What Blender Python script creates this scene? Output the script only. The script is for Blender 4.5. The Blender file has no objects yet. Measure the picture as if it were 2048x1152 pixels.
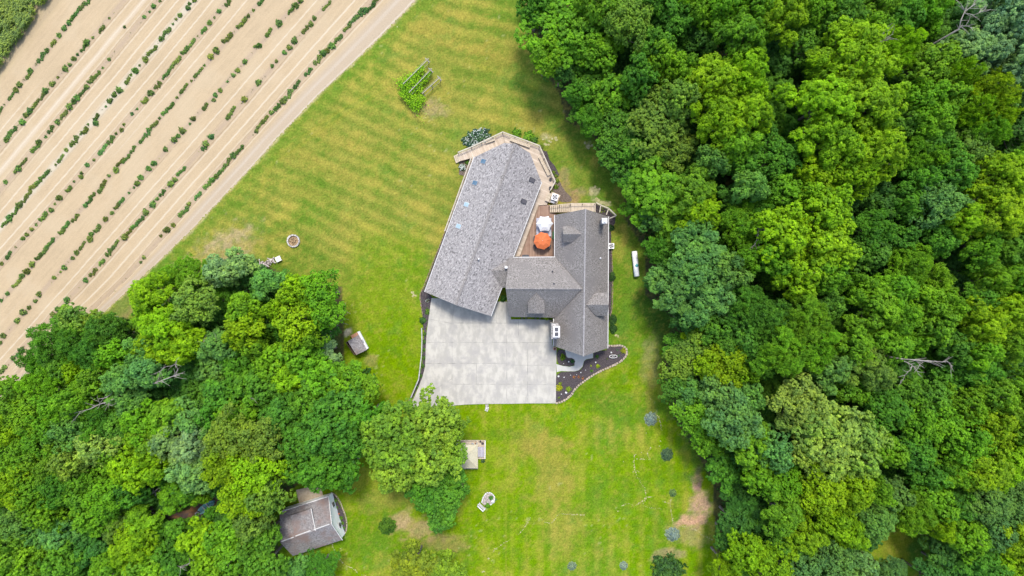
import bpy, math, random
import numpy as np
from mathutils import Vector

# ------------------------------------------------------------------ camera, world, sun, exposure
scene = bpy.context.scene
col = scene.collection
H, S = 110.0, 0.08            # drone height (m), metres per photo pixel on the ground
cam_d = bpy.data.cameras.new('camera')
cam_d.sensor_width = 36.0
cam_d.lens = 36.0 * H / (2048 * S)
cam_d.clip_start = 0.5
cam_d.clip_end = 3000
cam = bpy.data.objects.new('camera', cam_d)
cam.location = (0, 0, H)
col.objects.link(cam)
scene.camera = cam

SUNV = Vector((0.05, 0.44, 1.0)).normalized()
world = bpy.data.worlds.new('World')
scene.world = world
world.use_nodes = True
wn = world.node_tree
wn.nodes.clear()
sky = wn.nodes.new('ShaderNodeTexSky')
sky.sky_type = 'NISHITA'
sky.sun_disc = False
sky.sun_elevation = math.asin(SUNV.z)
sky.sun_rotation = math.atan2(SUNV.x, SUNV.y)
sky.air_density = 1.0
sky.dust_density = 2.0
bg = wn.nodes.new('ShaderNodeBackground')
bg.inputs['Strength'].default_value = 0.15
wo = wn.nodes.new('ShaderNodeOutputWorld')
wn.links.new(sky.outputs['Color'], bg.inputs['Color'])
wn.links.new(bg.outputs['Background'], wo.inputs['Surface'])

sd = bpy.data.lights.new('sun', 'SUN')
sd.energy = 1.5
sd.angle = math.radians(10.0)
sd.color = (1.0, 0.965, 0.90)
so = bpy.data.objects.new('sun', sd)
so.rotation_euler = SUNV.to_track_quat('Z', 'Y').to_euler()
so.location = (0, 0, 80)
col.objects.link(so)

scene.view_settings.view_transform = 'Standard'
scene.view_settings.look = 'None'
scene.view_settings.exposure = 1.56
scene.view_settings.gamma = 1.0
scene.cycles.max_bounces = 6
scene.cycles.diffuse_bounces = 4
scene.cycles.transmission_bounces = 3
scene.cycles.glossy_bounces = 2

rnd = random.Random(7)
R_ = np.random.RandomState(11)


def P(x, y, z=0.0):
    """photo pixel + height above ground -> point in the place"""
    k = S * (H - z) / H
    return Vector(((x - 1024) * k, (576 - y) * k, z))


# ------------------------------------------------------------------ materials
def new_mat(name):
    m = bpy.data.materials.new(name)
    m.use_nodes = True
    nt = m.node_tree
    b = nt.nodes['Principled BSDF']
    return m, nt, b


def mat(name, c1, c2=None, scale=1.0, rough=0.8, spec=0.25, detail=6, stretch=(1, 1, 1), rot=0.0, contrast=(0.35, 0.65),
        bump=0.0, c3=None, scale3=0.15, metal=0.0, fine=0.0):
    m, nt, b = new_mat(name)
    b.inputs['Roughness'].default_value = rough
    b.inputs['Specular IOR Level'].default_value = spec
    b.inputs['Metallic'].default_value = metal
    if c2 is None:
        b.inputs['Base Color'].default_value = (*c1, 1)
        if fine == 0:
            return m
        c2 = c1
    geo = nt.nodes.new('ShaderNodeNewGeometry')
    mp = nt.nodes.new('ShaderNodeMapping')
    mp.vector_type = 'TEXTURE'
    mp.inputs['Rotation'].default_value = (0, 0, rot)
    mp.inputs['Scale'].default_value = stretch
    nt.links.new(geo.outputs['Position'], mp.inputs['Vector'])
    n = nt.nodes.new('ShaderNodeTexNoise')
    n.inputs['Scale'].default_value = scale
    n.inputs['Detail'].default_value = detail
    n.inputs['Roughness'].default_value = 0.6
    nt.links.new(mp.outputs['Vector'], n.inputs['Vector'])
    rp = nt.nodes.new('ShaderNodeValToRGB')
    rp.color_ramp.elements[0].position = contrast[0]
    rp.color_ramp.elements[1].position = contrast[1]
    rp.color_ramp.elements[0].color = (*c1, 1)
    rp.color_ramp.elements[1].color = (*c2, 1)
    nt.links.new(n.outputs['Fac'], rp.inputs['Fac'])
    out = rp.outputs['Color']
    if c3 is not None:
        n3 = nt.nodes.new('ShaderNodeTexNoise')
        n3.inputs['Scale'].default_value = scale3
        n3.inputs['Detail'].default_value = 5
        n3.inputs['Roughness'].default_value = 0.65
        nt.links.new(geo.outputs['Position'], n3.inputs['Vector'])
        mr = nt.nodes.new('ShaderNodeMapRange')
        mr.inputs['From Min'].default_value = 0.45
        mr.inputs['From Max'].default_value = 0.65
        nt.links.new(n3.outputs['Fac'], mr.inputs['Value'])
        mx = nt.nodes.new('ShaderNodeMix')
        mx.data_type = 'RGBA'
        nt.links.new(mr.outputs['Result'], mx.inputs['Factor'])
        nt.links.new(out, mx.inputs['A'])
        mx.inputs['B'].default_value = (*c3, 1)
        out = mx.outputs['Result']
    nt.links.new(out, b.inputs['Base Color'])
    if bump:
        bp = nt.nodes.new('ShaderNodeBump')
        bp.inputs['Strength'].default_value = bump
        bp.inputs['Distance'].default_value = 0.05
        nt.links.new(n.outputs['Fac'], bp.inputs['Height'])
        nt.links.new(bp.outputs['Normal'], b.inputs['Normal'])
    return m


def boards_mat(name, c1, c2, pitch, rot, gap=0.12, gapc=(0.10, 0.07, 0.045), rough=0.75):
    """planks: a dark joint every `pitch` metres, each board its own tone"""
    m, nt, b = new_mat(name)
    b.inputs['Roughness'].default_value = rough
    geo = nt.nodes.new('ShaderNodeNewGeometry')
    mp = nt.nodes.new('ShaderNodeMapping')
    mp.vector_type = 'TEXTURE'
    mp.inputs['Rotation'].default_value = (0, 0, rot)
    nt.links.new(geo.outputs['Position'], mp.inputs['Vector'])
    sx = nt.nodes.new('ShaderNodeSeparateXYZ')
    nt.links.new(mp.outputs['Vector'], sx.inputs['Vector'])

    def M(op, a, bval=None):
        k = nt.nodes.new('ShaderNodeMath')
        k.operation = op
        nt.links.new(a, k.inputs[0])
        if bval is not None:
            k.inputs[1].default_value = bval
        return k.outputs[0]
    q = M('DIVIDE', sx.outputs['X'], pitch)
    fl = M('FLOOR', q)
    fr = M('FRACT', q)
    wn_ = nt.nodes.new('ShaderNodeTexWhiteNoise')
    wn_.noise_dimensions = '1D'
    nt.links.new(fl, wn_.inputs['W'])
    n = nt.nodes.new('ShaderNodeTexNoise')
    n.inputs['Scale'].default_value = 1.3
    n.inputs['Detail'].default_value = 6
    nt.links.new(geo.outputs['Position'], n.inputs['Vector'])
    ad = nt.nodes.new('ShaderNodeMath')
    ad.operation = 'MULTIPLY_ADD'
    nt.links.new(n.outputs['Fac'], ad.inputs[0])
    ad.inputs[1].default_value = 1.1
    sb = M('MULTIPLY_ADD', wn_.outputs['Value'], 0.6)
    sb.node.inputs[2].default_value = -0.35
    nt.links.new(sb, ad.inputs[2])
    mx = nt.nodes.new('ShaderNodeMix')
    mx.data_type = 'RGBA'
    mx.clamp_factor = True
    nt.links.new(ad.outputs[0], mx.inputs['Factor'])
    mx.inputs['A'].default_value = (*c1, 1)
    mx.inputs['B'].default_value = (*c2, 1)
    g = M('LESS_THAN', fr, gap)
    mg = nt.nodes.new('ShaderNodeMix')
    mg.data_type = 'RGBA'
    nt.links.new(g, mg.inputs['Factor'])
    nt.links.new(mx.outputs['Result'], mg.inputs['A'])
    mg.inputs['B'].default_value = (*gapc, 1)
    nt.links.new(mg.outputs['Result'], b.inputs['Base Color'])
    return m


def attr_mat(name, fine_scale, fine_amt, rough=0.9, bump=0.4):
    """colour from the mesh attribute 'Col' broken up by fine noise"""
    m, nt, b = new_mat(name)
    b.inputs['Roughness'].default_value = rough
    b.inputs['Specular IOR Level'].default_value = 0.0
    at = nt.nodes.new('ShaderNodeAttribute')
    at.attribute_name = 'Col'
    geo = nt.nodes.new('ShaderNodeNewGeometry')
    n = nt.nodes.new('ShaderNodeTexNoise')
    n.inputs['Scale'].default_value = fine_scale
    n.inputs['Detail'].default_value = 5
    n.inputs['Roughness'].default_value = 0.75
    nt.links.new(geo.outputs['Position'], n.inputs['Vector'])
    mr = nt.nodes.new('ShaderNodeMapRange')
    mr.inputs['From Min'].default_value = 0.3
    mr.inputs['From Max'].default_value = 0.7
    mr.inputs['To Min'].default_value = 1 - fine_amt
    mr.inputs['To Max'].default_value = 1 + fine_amt
    nt.links.new(n.outputs['Fac'], mr.inputs['Value'])
    vm = nt.nodes.new('ShaderNodeVectorMath')
    vm.operation = 'SCALE'
    nt.links.new(at.outputs['Color'], vm.inputs[0])
    nt.links.new(mr.outputs['Result'], vm.inputs['Scale'])
    nt.links.new(vm.outputs['Vector'], b.inputs['Base Color'])
    bp = nt.nodes.new('ShaderNodeBump')
    bp.inputs['Strength'].default_value = bump
    bp.inputs['Distance'].default_value = 0.08
    nt.links.new(n.outputs['Fac'], bp.inputs['Height'])
    nt.links.new(bp.outputs['Normal'], b.inputs['Normal'])
    return m


def leaf_mat(name='leaf', transl=0.36, rough=0.6):
    m, nt, b = new_mat(name)
    oi = nt.nodes.new('ShaderNodeObjectInfo')
    at = nt.nodes.new('ShaderNodeAttribute')
    at.attribute_name = 'rnd'
    mr = nt.nodes.new('ShaderNodeMapRange')
    mr.inputs['To Min'].default_value = 0.50
    mr.inputs['To Max'].default_value = 1.50
    nt.links.new(at.outputs['Fac'], mr.inputs['Value'])
    vm = nt.nodes.new('ShaderNodeVectorMath')
    vm.operation = 'SCALE'
    # leaf-to-leaf hue: newer leaves yellower, older ones bluer; and patches a few metres wide
    geo = nt.nodes.new('ShaderNodeNewGeometry')
    nz = nt.nodes.new('ShaderNodeTexNoise')
    nz.inputs['Scale'].default_value = 0.42
    nz.inputs['Detail'].default_value = 4
    nt.links.new(geo.outputs['Position'], nz.inputs['Vector'])
    ad = nt.nodes.new('ShaderNodeMath')
    ad.operation = 'MULTIPLY_ADD'
    nt.links.new(nz.outputs['Fac'], ad.inputs[0])
    ad.inputs[1].default_value = 1.5
    nt.links.new(at.outputs['Fac'], ad.inputs[2])
    hr = nt.nodes.new('ShaderNodeMapRange')
    hr.inputs['From Min'].default_value = 0.75
    hr.inputs['From Max'].default_value = 1.75
    nt.links.new(ad.outputs[0], hr.inputs['Value'])
    hm = nt.nodes.new('ShaderNodeMix')
    hm.data_type = 'RGBA'
    hm.inputs['A'].default_value = (0.74, 0.86, 1.25, 1)
    hm.inputs['B'].default_value = (1.28, 1.14, 0.75, 1)
    nt.links.new(hr.outputs['Result'], hm.inputs['Factor'])
    hv = nt.nodes.new('ShaderNodeVectorMath')
    hv.operation = 'MULTIPLY'
    nt.links.new(oi.outputs['Color'], hv.inputs[0])
    nt.links.new(hm.outputs['Result'], hv.inputs[1])
    nt.links.new(hv.outputs['Vector'], vm.inputs[0])
    nt.links.new(mr.outputs['Result'], vm.inputs['Scale'])
    b.inputs['Roughness'].default_value = rough
    b.inputs['Specular IOR Level'].default_value = 0.14
    nt.links.new(vm.outputs['Vector'], b.inputs['Base Color'])
    tr = nt.nodes.new('ShaderNodeBsdfTranslucent')
    mul = nt.nodes.new('ShaderNodeVectorMath')
    mul.operation = 'MULTIPLY'
    nt.links.new(vm.outputs['Vector'], mul.inputs[0])
    mul.inputs[1].default_value = (1.35, 1.6, 0.4)
    nt.links.new(mul.outputs['Vector'], tr.inputs['Color'])
    ms = nt.nodes.new('ShaderNodeMixShader')
    ms.inputs['Fac'].default_value = transl
    nt.links.new(b.outputs['BSDF'], ms.inputs[1])
    nt.links.new(tr.outputs['BSDF'], ms.inputs[2])
    nt.links.new(ms.outputs['Shader'], nt.nodes['Material Output'].inputs['Surface'])
    return m


M = {}
M['leaf'] = leaf_mat()
M['needle'] = leaf_mat('needle', 0.08, 0.7)
M['bark'] = mat('bark', (0.10, 0.08, 0.06), (0.22, 0.19, 0.16), 3.0, 0.9)
M['dead'] = mat('dead_wood', (0.15, 0.13, 0.105), (0.27, 0.245, 0.21), 2.0, 0.85)
M['shingle_west'] = mat('shingle_pale', (0.098, 0.091, 0.088), (0.305, 0.284, 0.268), 5.2, 0.9, 0.05, 3.0,
                        stretch=(1.0, 1.8, 1.0), rot=math.radians(-38), contrast=(0.38, 0.60), c3=(0.205, 0.191, 0.182), scale3=1.6, bump=0.2)
M['shingle'] = mat('shingle_grey', (0.094, 0.085, 0.077), (0.245, 0.225, 0.206), 5.5, 0.9, 0.05, 4,
                   contrast=(0.36, 0.64), c3=(0.152, 0.139, 0.129), scale3=0.40, bump=0.2)
M['shingle_old'] = mat('shingle_weathered', (0.118, 0.108, 0.106), (0.255, 0.240, 0.238), 4.0, 0.9, 0.05, 6, c3=(0.17, 0.125, 0.11), scale3=0.5, bump=0.3)
M['ridge_pale'] = mat('ridge_shingle', (0.15, 0.142, 0.138), (0.25, 0.235, 0.225), 5.0, 0.9, 0.05)
M['siding'] = mat('siding_beige', (0.52, 0.48, 0.42), (0.6, 0.56, 0.5), 2.0)
M['white'] = mat('white_paint', (0.50, 0.49, 0.47), (0.58, 0.57, 0.55), 2.0, 0.6)
M['white_metal'] = mat('white_enamel', (0.66, 0.65, 0.62), (0.76, 0.75, 0.71), 0.9, 0.45, 0.3, c3=(0.58, 0.57, 0.54), scale3=1.2)
M['wall_white'] = mat('wall_white', (0.80, 0.80, 0.78), (0.86, 0.86, 0.84), 2.0, 0.7)
M['gutter'] = mat('gutter_white', (0.34, 0.33, 0.31), (0.42, 0.41, 0.39), 3.0, 0.5)
M['glass'] = mat('dark_glass', (0.05, 0.06, 0.07), None, rough=0.1, spec=0.6)
M['sky_glass'] = mat('skylight_glass', (0.045, 0.085, 0.12), (0.07, 0.12, 0.16), 1.0, 0.15, 0.7)
M['sky_glass_pale'] = mat('skylight_glass_pale', (0.20, 0.27, 0.31), (0.26, 0.34, 0.38), 1.0, 0.2, 0.7)
M['dark'] = mat('dark_metal', (0.03, 0.03, 0.035), (0.06, 0.06, 0.065), 4.0, 0.5)
M['grey'] = mat('grey_metal', (0.20, 0.20, 0.21), (0.3, 0.3, 0.31), 4.0, 0.5)
M['smoke_glass'] = mat('smoked_glass', (0.055, 0.052, 0.058), (0.08, 0.076, 0.08), 2.0, 0.8, 0.1)
M['lavender'] = mat('table_top_grey', (0.26, 0.26, 0.30), (0.34, 0.33, 0.37), 4.0, 0.7)
M['stone'] = mat('pale_stone', (0.17, 0.155, 0.14), (0.40, 0.375, 0.34), 4.0, 0.9, contrast=(0.4, 0.6), bump=0.4)
M['edge_stone'] = mat('edging_stone', (0.18, 0.145, 0.11), (0.36, 0.29, 0.22), 5.0, 0.9, contrast=(0.4, 0.6))
M['rock'] = mat('white_rock', (0.34, 0.33, 0.31), (0.52, 0.51, 0.49), 4.0, 0.85)
M['mulch'] = mat('mulch', (0.030, 0.025, 0.026), (0.085, 0.07, 0.07), 8.0, 0.95, 0.1, contrast=(0.4, 0.65), bump=0.4)
M['mulch_brown'] = mat('mulch_brown', (0.06, 0.045, 0.035), (0.15, 0.115, 0.09), 8.0, 0.95, 0.1, bump=0.4)
M['concrete'] = mat('driveway_concrete', (0.278, 0.264, 0.228), (0.352, 0.332, 0.284), 1.1, 0.85, 0.02, 14, stretch=(1.0, 2.2, 1.0), contrast=(0.40, 0.56),
                    c3=(0.260, 0.247, 0.222), scale3=0.55, bump=0.1)
M['concrete_path'] = mat('path_concrete', (0.33, 0.318, 0.285), (0.375, 0.36, 0.325), 1.5, 0.85, 0.05)
M['joint'] = mat('joint', (0.15, 0.142, 0.128), (0.31, 0.295, 0.26), 0.9, 0.9)
M['gravel'] = mat('gravel', (0.15, 0.125, 0.10), (0.36, 0.32, 0.28), 6.0, 0.95, contrast=(0.42, 0.6), bump=0.4)
M['leaf_litter'] = mat('leaf_litter', (0.035, 0.028, 0.02), (0.12, 0.085, 0.05), 0.8, 0.95, 0.05, 8)
M['bare'] = mat('bare_earth', (0.06, 0.045, 0.045), (0.13, 0.095, 0.08), 0.9, 0.95, 0.05, 8, c3=(0.28, 0.14, 0.055), scale3=0.5)
M['trail'] = mat('dry_soil', (0.20, 0.19, 0.07), (0.31, 0.28, 0.15), 3.0, 0.95, 0.05)
M['wood_pale'] = mat('pale_timber', (0.31, 0.25, 0.17), (0.42, 0.35, 0.26), 2.5, 0.8)
M['rail_pale'] = mat('rail_timber', (0.30, 0.265, 0.205), (0.40, 0.355, 0.285), 2.5, 0.8)
M['deck_pale'] = boards_mat('deck_boards_pale', (0.26, 0.20, 0.135), (0.42, 0.34, 0.255), 0.32, math.radians(22), 0.10, (0.28, 0.21, 0.15))
M['deck_pale2'] = boards_mat('deck_boards_pale_east', (0.26, 0.205, 0.145), (0.42, 0.345, 0.265), 0.32, math.radians(66), 0.10, (0.28, 0.21, 0.15))
M['deck_pale3'] = boards_mat('deck_boards_landing', (0.29, 0.23, 0.155), (0.42, 0.345, 0.255), 0.22, 0, 0.10, (0.34, 0.26, 0.18))
M['deck_brown'] = boards_mat('deck_boards_brown', (0.14, 0.072, 0.042), (0.26, 0.17, 0.115), 0.22, 0, 0.14, (0.13, 0.075, 0.05))
M['timber_side'] = mat('timber_side', (0.12, 0.08, 0.05), (0.22, 0.16, 0.11), 3.0)
M['fence_grey'] = mat('fence_weathered', (0.22, 0.215, 0.2), (0.34, 0.33, 0.31), 2.5)
M['orange'] = mat('orange_canvas', (0.40, 0.10, 0.030), (0.43, 0.115, 0.038), 1.5, 0.8)
M['canvas'] = mat('white_canvas', (0.46, 0.455, 0.445), (0.50, 0.495, 0.48), 1.5, 0.8)
M['tan_metal'] = mat('tan_roof_metal', (0.335, 0.30, 0.20), (0.375, 0.34, 0.235), 1.0, 0.6)
M['green_box'] = mat('green_plastic', (0.02, 0.11, 0.035), (0.03, 0.16, 0.05), 3.0, 0.5)
M['teal'] = mat('teal_plastic', (0.04, 0.20, 0.20), (0.07, 0.28, 0.27), 3.0, 0.5)
M['turquoise'] = mat('turquoise_paint', (0.13, 0.32, 0.32), (0.22, 0.44, 0.44), 1.5, 0.5)
M['terracotta'] = mat('terracotta', (0.33, 0.16, 0.09), (0.42, 0.22, 0.13), 4.0, 0.8)
M['brown_wood'] = mat('cut_wood', (0.16, 0.10, 0.05), (0.34, 0.24, 0.13), 5.0, 0.9, contrast=(0.4, 0.6))
M['log'] = mat('log_bark', (0.16, 0.12, 0.10), (0.50, 0.45, 0.41), 5.0, 0.9, contrast=(0.42, 0.6))
M['red_leaf'] = mat('red_flower', (0.42, 0.07, 0.04), (0.55, 0.12, 0.07), 5.0)
M['white_flower'] = mat('white_flower', (0.24, 0.27, 0.23), (0.36, 0.38, 0.34), 5.0)
M['wire'] = mat('pale_post_wood', (0.20, 0.18, 0.15), (0.29, 0.265, 0.235), 3.0)
M['grey_slat'] = boards_mat('grey_slats', (0.22, 0.20, 0.22), (0.38, 0.35, 0.37), 0.2, 0, 0.2, (0.1, 0.09, 0.09))

# ------------------------------------------------------------------ object helpers
NAMES = {}


def tag(o, label=None, cat=None, group=None, kind=None):
    if label:
        o['label'] = label
    if cat:
        o['category'] = cat
    if group:
        o['group'] = group
    if kind:
        o['kind'] = kind
    return o


def thing(name, loc, label, cat, group=None):
    o = bpy.data.objects.new(name, None)
    o.location = loc
    o.empty_display_size = 0.3
    col.objects.link(o)
    return tag(o, label, cat, group)


def link_mesh(name, me, parent=None):
    o = bpy.data.objects.new(name, me)
    col.objects.link(o)
    if parent is not None:
        o.parent = parent
    return o


class MB:
    """collects simple shapes in place coordinates, then links them as ONE mesh"""

    def __init__(s):
        s.v, s.f = [], []

    def add(s, vs, fs):
        o = len(s.v)
        s.v += [tuple(p) for p in vs]
        s.f += [tuple(i + o for i in f) for f in fs]
        return s

    def slab(s, pts, t):
        """polygon with a thickness t below it"""
        n = len(pts)
        pts = [Vector(p) for p in pts]
        nz = Vector((0, 0, 0))
        for i in range(n):
            a, b = pts[i], pts[(i + 1) % n]
            nz += a.cross(b)
        if nz.z < 0:
            pts = pts[::-1]
        lo = [p - Vector((0, 0, t)) for p in pts]
        fs = [tuple(range(n)), tuple(range(2 * n - 1, n - 1, -1))]
        for i in range(n):
            j = (i + 1) % n
            fs.append((i, i + n, j + n, j))
        return s.add(pts + lo, fs)

    def box(s, c, size, rz=0.0, rx=0.0):
        c = Vector(c)
        hx, hy, hz = size[0] / 2, size[1] / 2, size[2] / 2
        from mathutils import Matrix
        R = Matrix.Rotation(rz, 3, 'Z') @ Matrix.Rotation(rx, 3, 'X')
        vs = [c + R @ Vector((x, y, z)) for x in (-hx, hx) for y in (-hy, hy) for z in (-hz, hz)]
        return s.add(vs, [(0, 1, 3, 2), (4, 6, 7, 5), (0, 4, 5, 1), (2, 3, 7, 6), (0, 2, 6, 4), (1, 5, 7, 3)])

    def beam(s, a, b, w, h):
        """rectangular bar from a to b"""
        a, b = Vector(a), Vector(b)
        d = (b - a)
        u = Vector((-d.y, d.x, 0))
        if u.length < 1e-6:
            u = Vector((1, 0, 0))
        u = u.normalized() * w / 2
        v = u.cross(d).normalized() * h / 2
        vs = [a - u - v, a + u - v, a + u + v, a - u + v, b - u - v, b + u - v, b + u + v, b - u + v]
        return s.add(vs, [(0, 3, 2, 1), (4, 5, 6, 7), (0, 1, 5, 4), (1, 2, 6, 5), (2, 3, 7, 6), (3, 0, 4, 7)])

    def tube(s, pts, rads, n=7, cap=True):
        pts = [Vector(p) for p in pts]
        o = len(s.v)
        rings = []
        for i, p in enumerate(pts):
            d = (pts[min(i + 1, len(pts) - 1)] - pts[max(i - 1, 0)]).normalized()
            a = d.cross(Vector((0, 0, 1)))
            if a.length < 1e-3:
                a = Vector((1, 0, 0))
            a.normalize()
            b = d.cross(a)
            r = rads[i] if hasattr(rads, '__len__') else rads
            rings.append([p + (a * math.cos(t) + b * math.sin(t)) * r for t in [2 * math.pi * k / n for k in range(n)]])
        vs = [q for r in rings for q in r]
        fs = []
        for i in range(len(pts) - 1):
            for k in range(n):
                k2 = (k + 1) % n
                fs.append((i * n + k, i * n + k2, (i + 1) * n + k2, (i + 1) * n + k))
        if cap:
            fs.append(tuple(range(n - 1, -1, -1)))
            fs.append(tuple(range((len(pts) - 1) * n, len(pts) * n)))
        return s.add(vs, fs)

    def lathe(s, c, prof, n=16, seg=None):
        """prof: list of (radius, z)"""
        c = Vector(c)
        vs, fs = [], []
        for r, z in prof:
            for k in range(n):
                t = 2 * math.pi * k / n
                vs.append(c + Vector((r * math.cos(t), r * math.sin(t), z)))
        for i in range(len(prof) - 1):
            for k in range(n):
                k2 = (k + 1) % n
                fs.append((i * n + k, i * n + k2, (i + 1) * n + k2, (i + 1) * n + k))
        fs.append(tuple(range(n - 1, -1, -1)))
        fs.append(tuple(range((len(prof) - 1) * n, len(prof) * n)))
        return s.add(vs, fs)

    def blob(s, c, r, seed=0, squash=0.6, n=8):
        rr = random.Random(seed)
        c = Vector(c)
        vs, fs = [], []
        rings = 5
        for i in range(1, rings):
            ph = math.pi * i / rings
            for k in range(n):
                t = 2 * math.pi * k / n
                q = r * (0.82 + 0.36 * rr.random())
                vs.append(c + Vector((q * math.sin(ph) * math.cos(t), q * math.sin(ph) * math.sin(t), q * squash * math.cos(ph))))
        vs.append(c + Vector((0, 0, r * squash)))
        vs.append(c - Vector((0, 0, r * squash)))
        for i in range(rings - 2):
            for k in range(n):
                k2 = (k + 1) % n
                fs.append((i * n + k, (i + 1) * n + k, (i + 1) * n + k2, i * n + k2))
        T = (rings - 1) * n
        for k in range(n):
            k2 = (k + 1) % n
            fs.append((T, k, k2))
            fs.append((T + 1, (rings - 2) * n + k2, (rings - 2) * n + k))
        return s.add(vs, fs)

    def build(s, name, m, parent=None, smooth=False):
        off = Vector((0, 0, 0))
        q = parent
        while q is not None:
            off += Vector(q.location)
            q = q.parent
        me = bpy.data.meshes.new(name)
        me.from_pydata([(v[0] - off.x, v[1] - off.y, v[2] - off.z) for v in s.v], [], s.f)
        me.materials.append(m)
        if smooth:
            me.shade_smooth()
        me.update()
        return link_mesh(name, me, parent)


def struct(o):
    o['kind'] = 'structure'
    return o


# ------------------------------------------------------------------ numpy noise
def vnoise(x, y, scale, seed=0, octaves=4, rough=0.5):
    out = np.zeros_like(x, dtype=float)
    amp, tot = 1.0, 0.0
    for o in range(octaves):
        g = np.random.RandomState(seed * 31 + o).rand(257, 257)
        u = x / scale + 1000.37
        w = y / scale + 1000.71
        i, j = np.floor(u).astype(int), np.floor(w).astype(int)
        fu, fw = u - i, w - j
        fu, fw = fu * fu * (3 - 2 * fu), fw * fw * (3 - 2 * fw)
        i, j = i % 256, j % 256
        a = g[i, j] * (1 - fu) + g[i + 1, j] * fu
        b = g[i, j + 1] * (1 - fu) + g[i + 1, j + 1] * fu
        out += amp * (a * (1 - fw) + b * fw)
        tot += amp
        amp *= rough
        scale = scale / 2.0
    return out / tot


def sstep(a, b, v):
    t = np.clip((v - a) / (b - a), 0, 1)
    return t * t * (3 - 2 * t)


def grid_mesh(name, xs, ys, z, colors, m, keep=None):
    nx, ny = len(xs), len(ys)
    X, Y = np.meshgrid(xs, ys)
    v = np.stack([X.ravel(), Y.ravel(), np.full(X.size, z) if np.isscalar(z) else z.ravel()], 1).astype(np.float32)
    i = np.arange(nx - 1)[None, :] + np.arange(ny - 1)[:, None] * nx
    f = np.stack([i, i + 1, i + 1 + nx, i + nx], -1)
    if keep is not None:
        f = f[keep]
    f = f.reshape(-1, 4)
    return raw_mesh(name, v, f, m, colors.reshape(-1, 3))


def raw_mesh(name, v, f, m, pcol=None, fr=None):
    me = bpy.data.meshes.new(name)
    me.vertices.add(len(v))
    me.vertices.foreach_set('co', np.ascontiguousarray(v, dtype=np.float32).ravel())
    me.loops.add(f.size)
    me.loops.foreach_set('vertex_index', np.ascontiguousarray(f, dtype=np.int32).ravel())
    me.polygons.add(len(f))
    me.polygons.foreach_set('loop_start', np.arange(0, f.size, f.shape[1], dtype=np.int32))
    me.polygons.foreach_set('loop_total', np.full(len(f), f.shape[1], dtype=np.int32))
    if pcol is not None:
        a = me.attributes.new('Col', 'FLOAT_COLOR', 'POINT')
        c4 = np.ones((len(v), 4), dtype=np.float32)
        c4[:, :3] = pcol
        a.data.foreach_set('color', c4.ravel())
    if fr is not None:
        a = me.attributes.new('rnd', 'FLOAT', 'FACE')
        a.data.foreach_set('value', np.ascontiguousarray(fr, dtype=np.float32))
    me.materials.append(m)
    me.update(calc_edges=True)
    return me


# ------------------------------------------------------------------ the ground: lawn
FOREST_R = [(1040, -80), (1058, 100), (1120, 190), (1130, 240), (1190, 275), (1200, 330), (1245, 355), (1250, 440), (1290, 500), (1290, 590),
            (1350, 640), (1325, 700), (1345, 830), (1390, 900), (1425, 970), (1430, 1060), (1440, 1240), (2180, 1240), (2180, -80)]
FOREST_L = [(-120, 880), (0, 800), (60, 740), (60, 690), (120, 630), (205, 660), (270, 660), (270, 600), (330, 560), (420, 530), (500, 510), (560, 545),
            (685, 575), (690, 660), (735, 705), (770, 770), (800, 810), (930, 800), (935, 1000), (890, 1050), (740, 990), (690, 965), (600, 965), (545, 1010), (560, 1110), (690, 1160), (690, 1240), (-120, 1240)]


def inside(poly, x, y):
    x, y = np.asarray(x, float), np.asarray(y, float)
    c = np.zeros(x.shape, bool)
    n = len(poly)
    for i in range(n):
        x1, y1 = poly[i]
        x2, y2 = poly[(i + 1) % n]
        if y1 == y2:
            continue
        k = ((y1 > y) != (y2 > y)) & (x < (x2 - x1) * (y - y1) / (y2 - y1) + x1)
        c ^= k
    return c


fx = np.concatenate([[-700, -400, -250], np.arange(-200, -91, 2.0), np.arange(-90, 90.01, 0.28), np.arange(92, 201, 2.0), [250, 400, 700]])
fy = np.concatenate([[-700, -400, -250], np.arange(-160, -53, 2.0), np.arange(-52, 52.01, 0.28), np.arange(54, 161, 2.0), [250, 400, 700]])
GX, GY = np.meshgrid(fx, fy)
px, py = GX / S + 1024, 576 - GY / S
n1 = vnoise(px, py, 130, 1, 5, 0.55)
n2 = vnoise(px, py, 45, 2, 5, 0.6)
n3 = vnoise(px, py, 14, 3, 4, 0.65)
up = 1 - sstep(470, 700, py + 60 * (n1 - 0.5))        # upper, drier lawn
east = sstep(1120, 1200, px) * (1 - sstep(640, 800, py))
olive = np.array([0.138, 0.146, 0.024])
green = np.array([0.062, 0.128, 0.010])
lime = np.array([0.094, 0.162, 0.0008])
straw = np.array([0.225, 0.190, 0.034])
tan = np.array([0.26, 0.19, 0.105])
C = lime[None, None] * (1 - up[..., None]) + olive[None, None] * up[..., None]


def mixc(C, c, w):
    w = np.clip(w, 0, 1)[..., None]
    return C * (1 - w) + np.asarray(c) * w


C = mixc(C, green, 0.75 * east)
C = mixc(C, green, sstep(0.50, 0.72, n1) * 0.75)
C = mixc(C, straw, sstep(0.50, 0.74, n2) * (0.42 + 0.25 * up))
C = mixc(C, green * 0.85, sstep(0.50, 0.75, 1 - n2) * 0.35)


def blob(cx, cy, rx, ry, rot=0.0, soft=0.5):
    dx, dy = px - cx, py - cy
    c, s = math.cos(rot), math.sin(rot)
    u, w = (dx * c + dy * s) / rx, (-dx * s + dy * c) / ry
    d = np.sqrt(u * u + w * w) + 1.1 * (n2 - 0.5) + 1.5 * (n3 - 0.5)
    return 1 - sstep(1 - soft, 1 + soft * 0.4, d)


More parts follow.
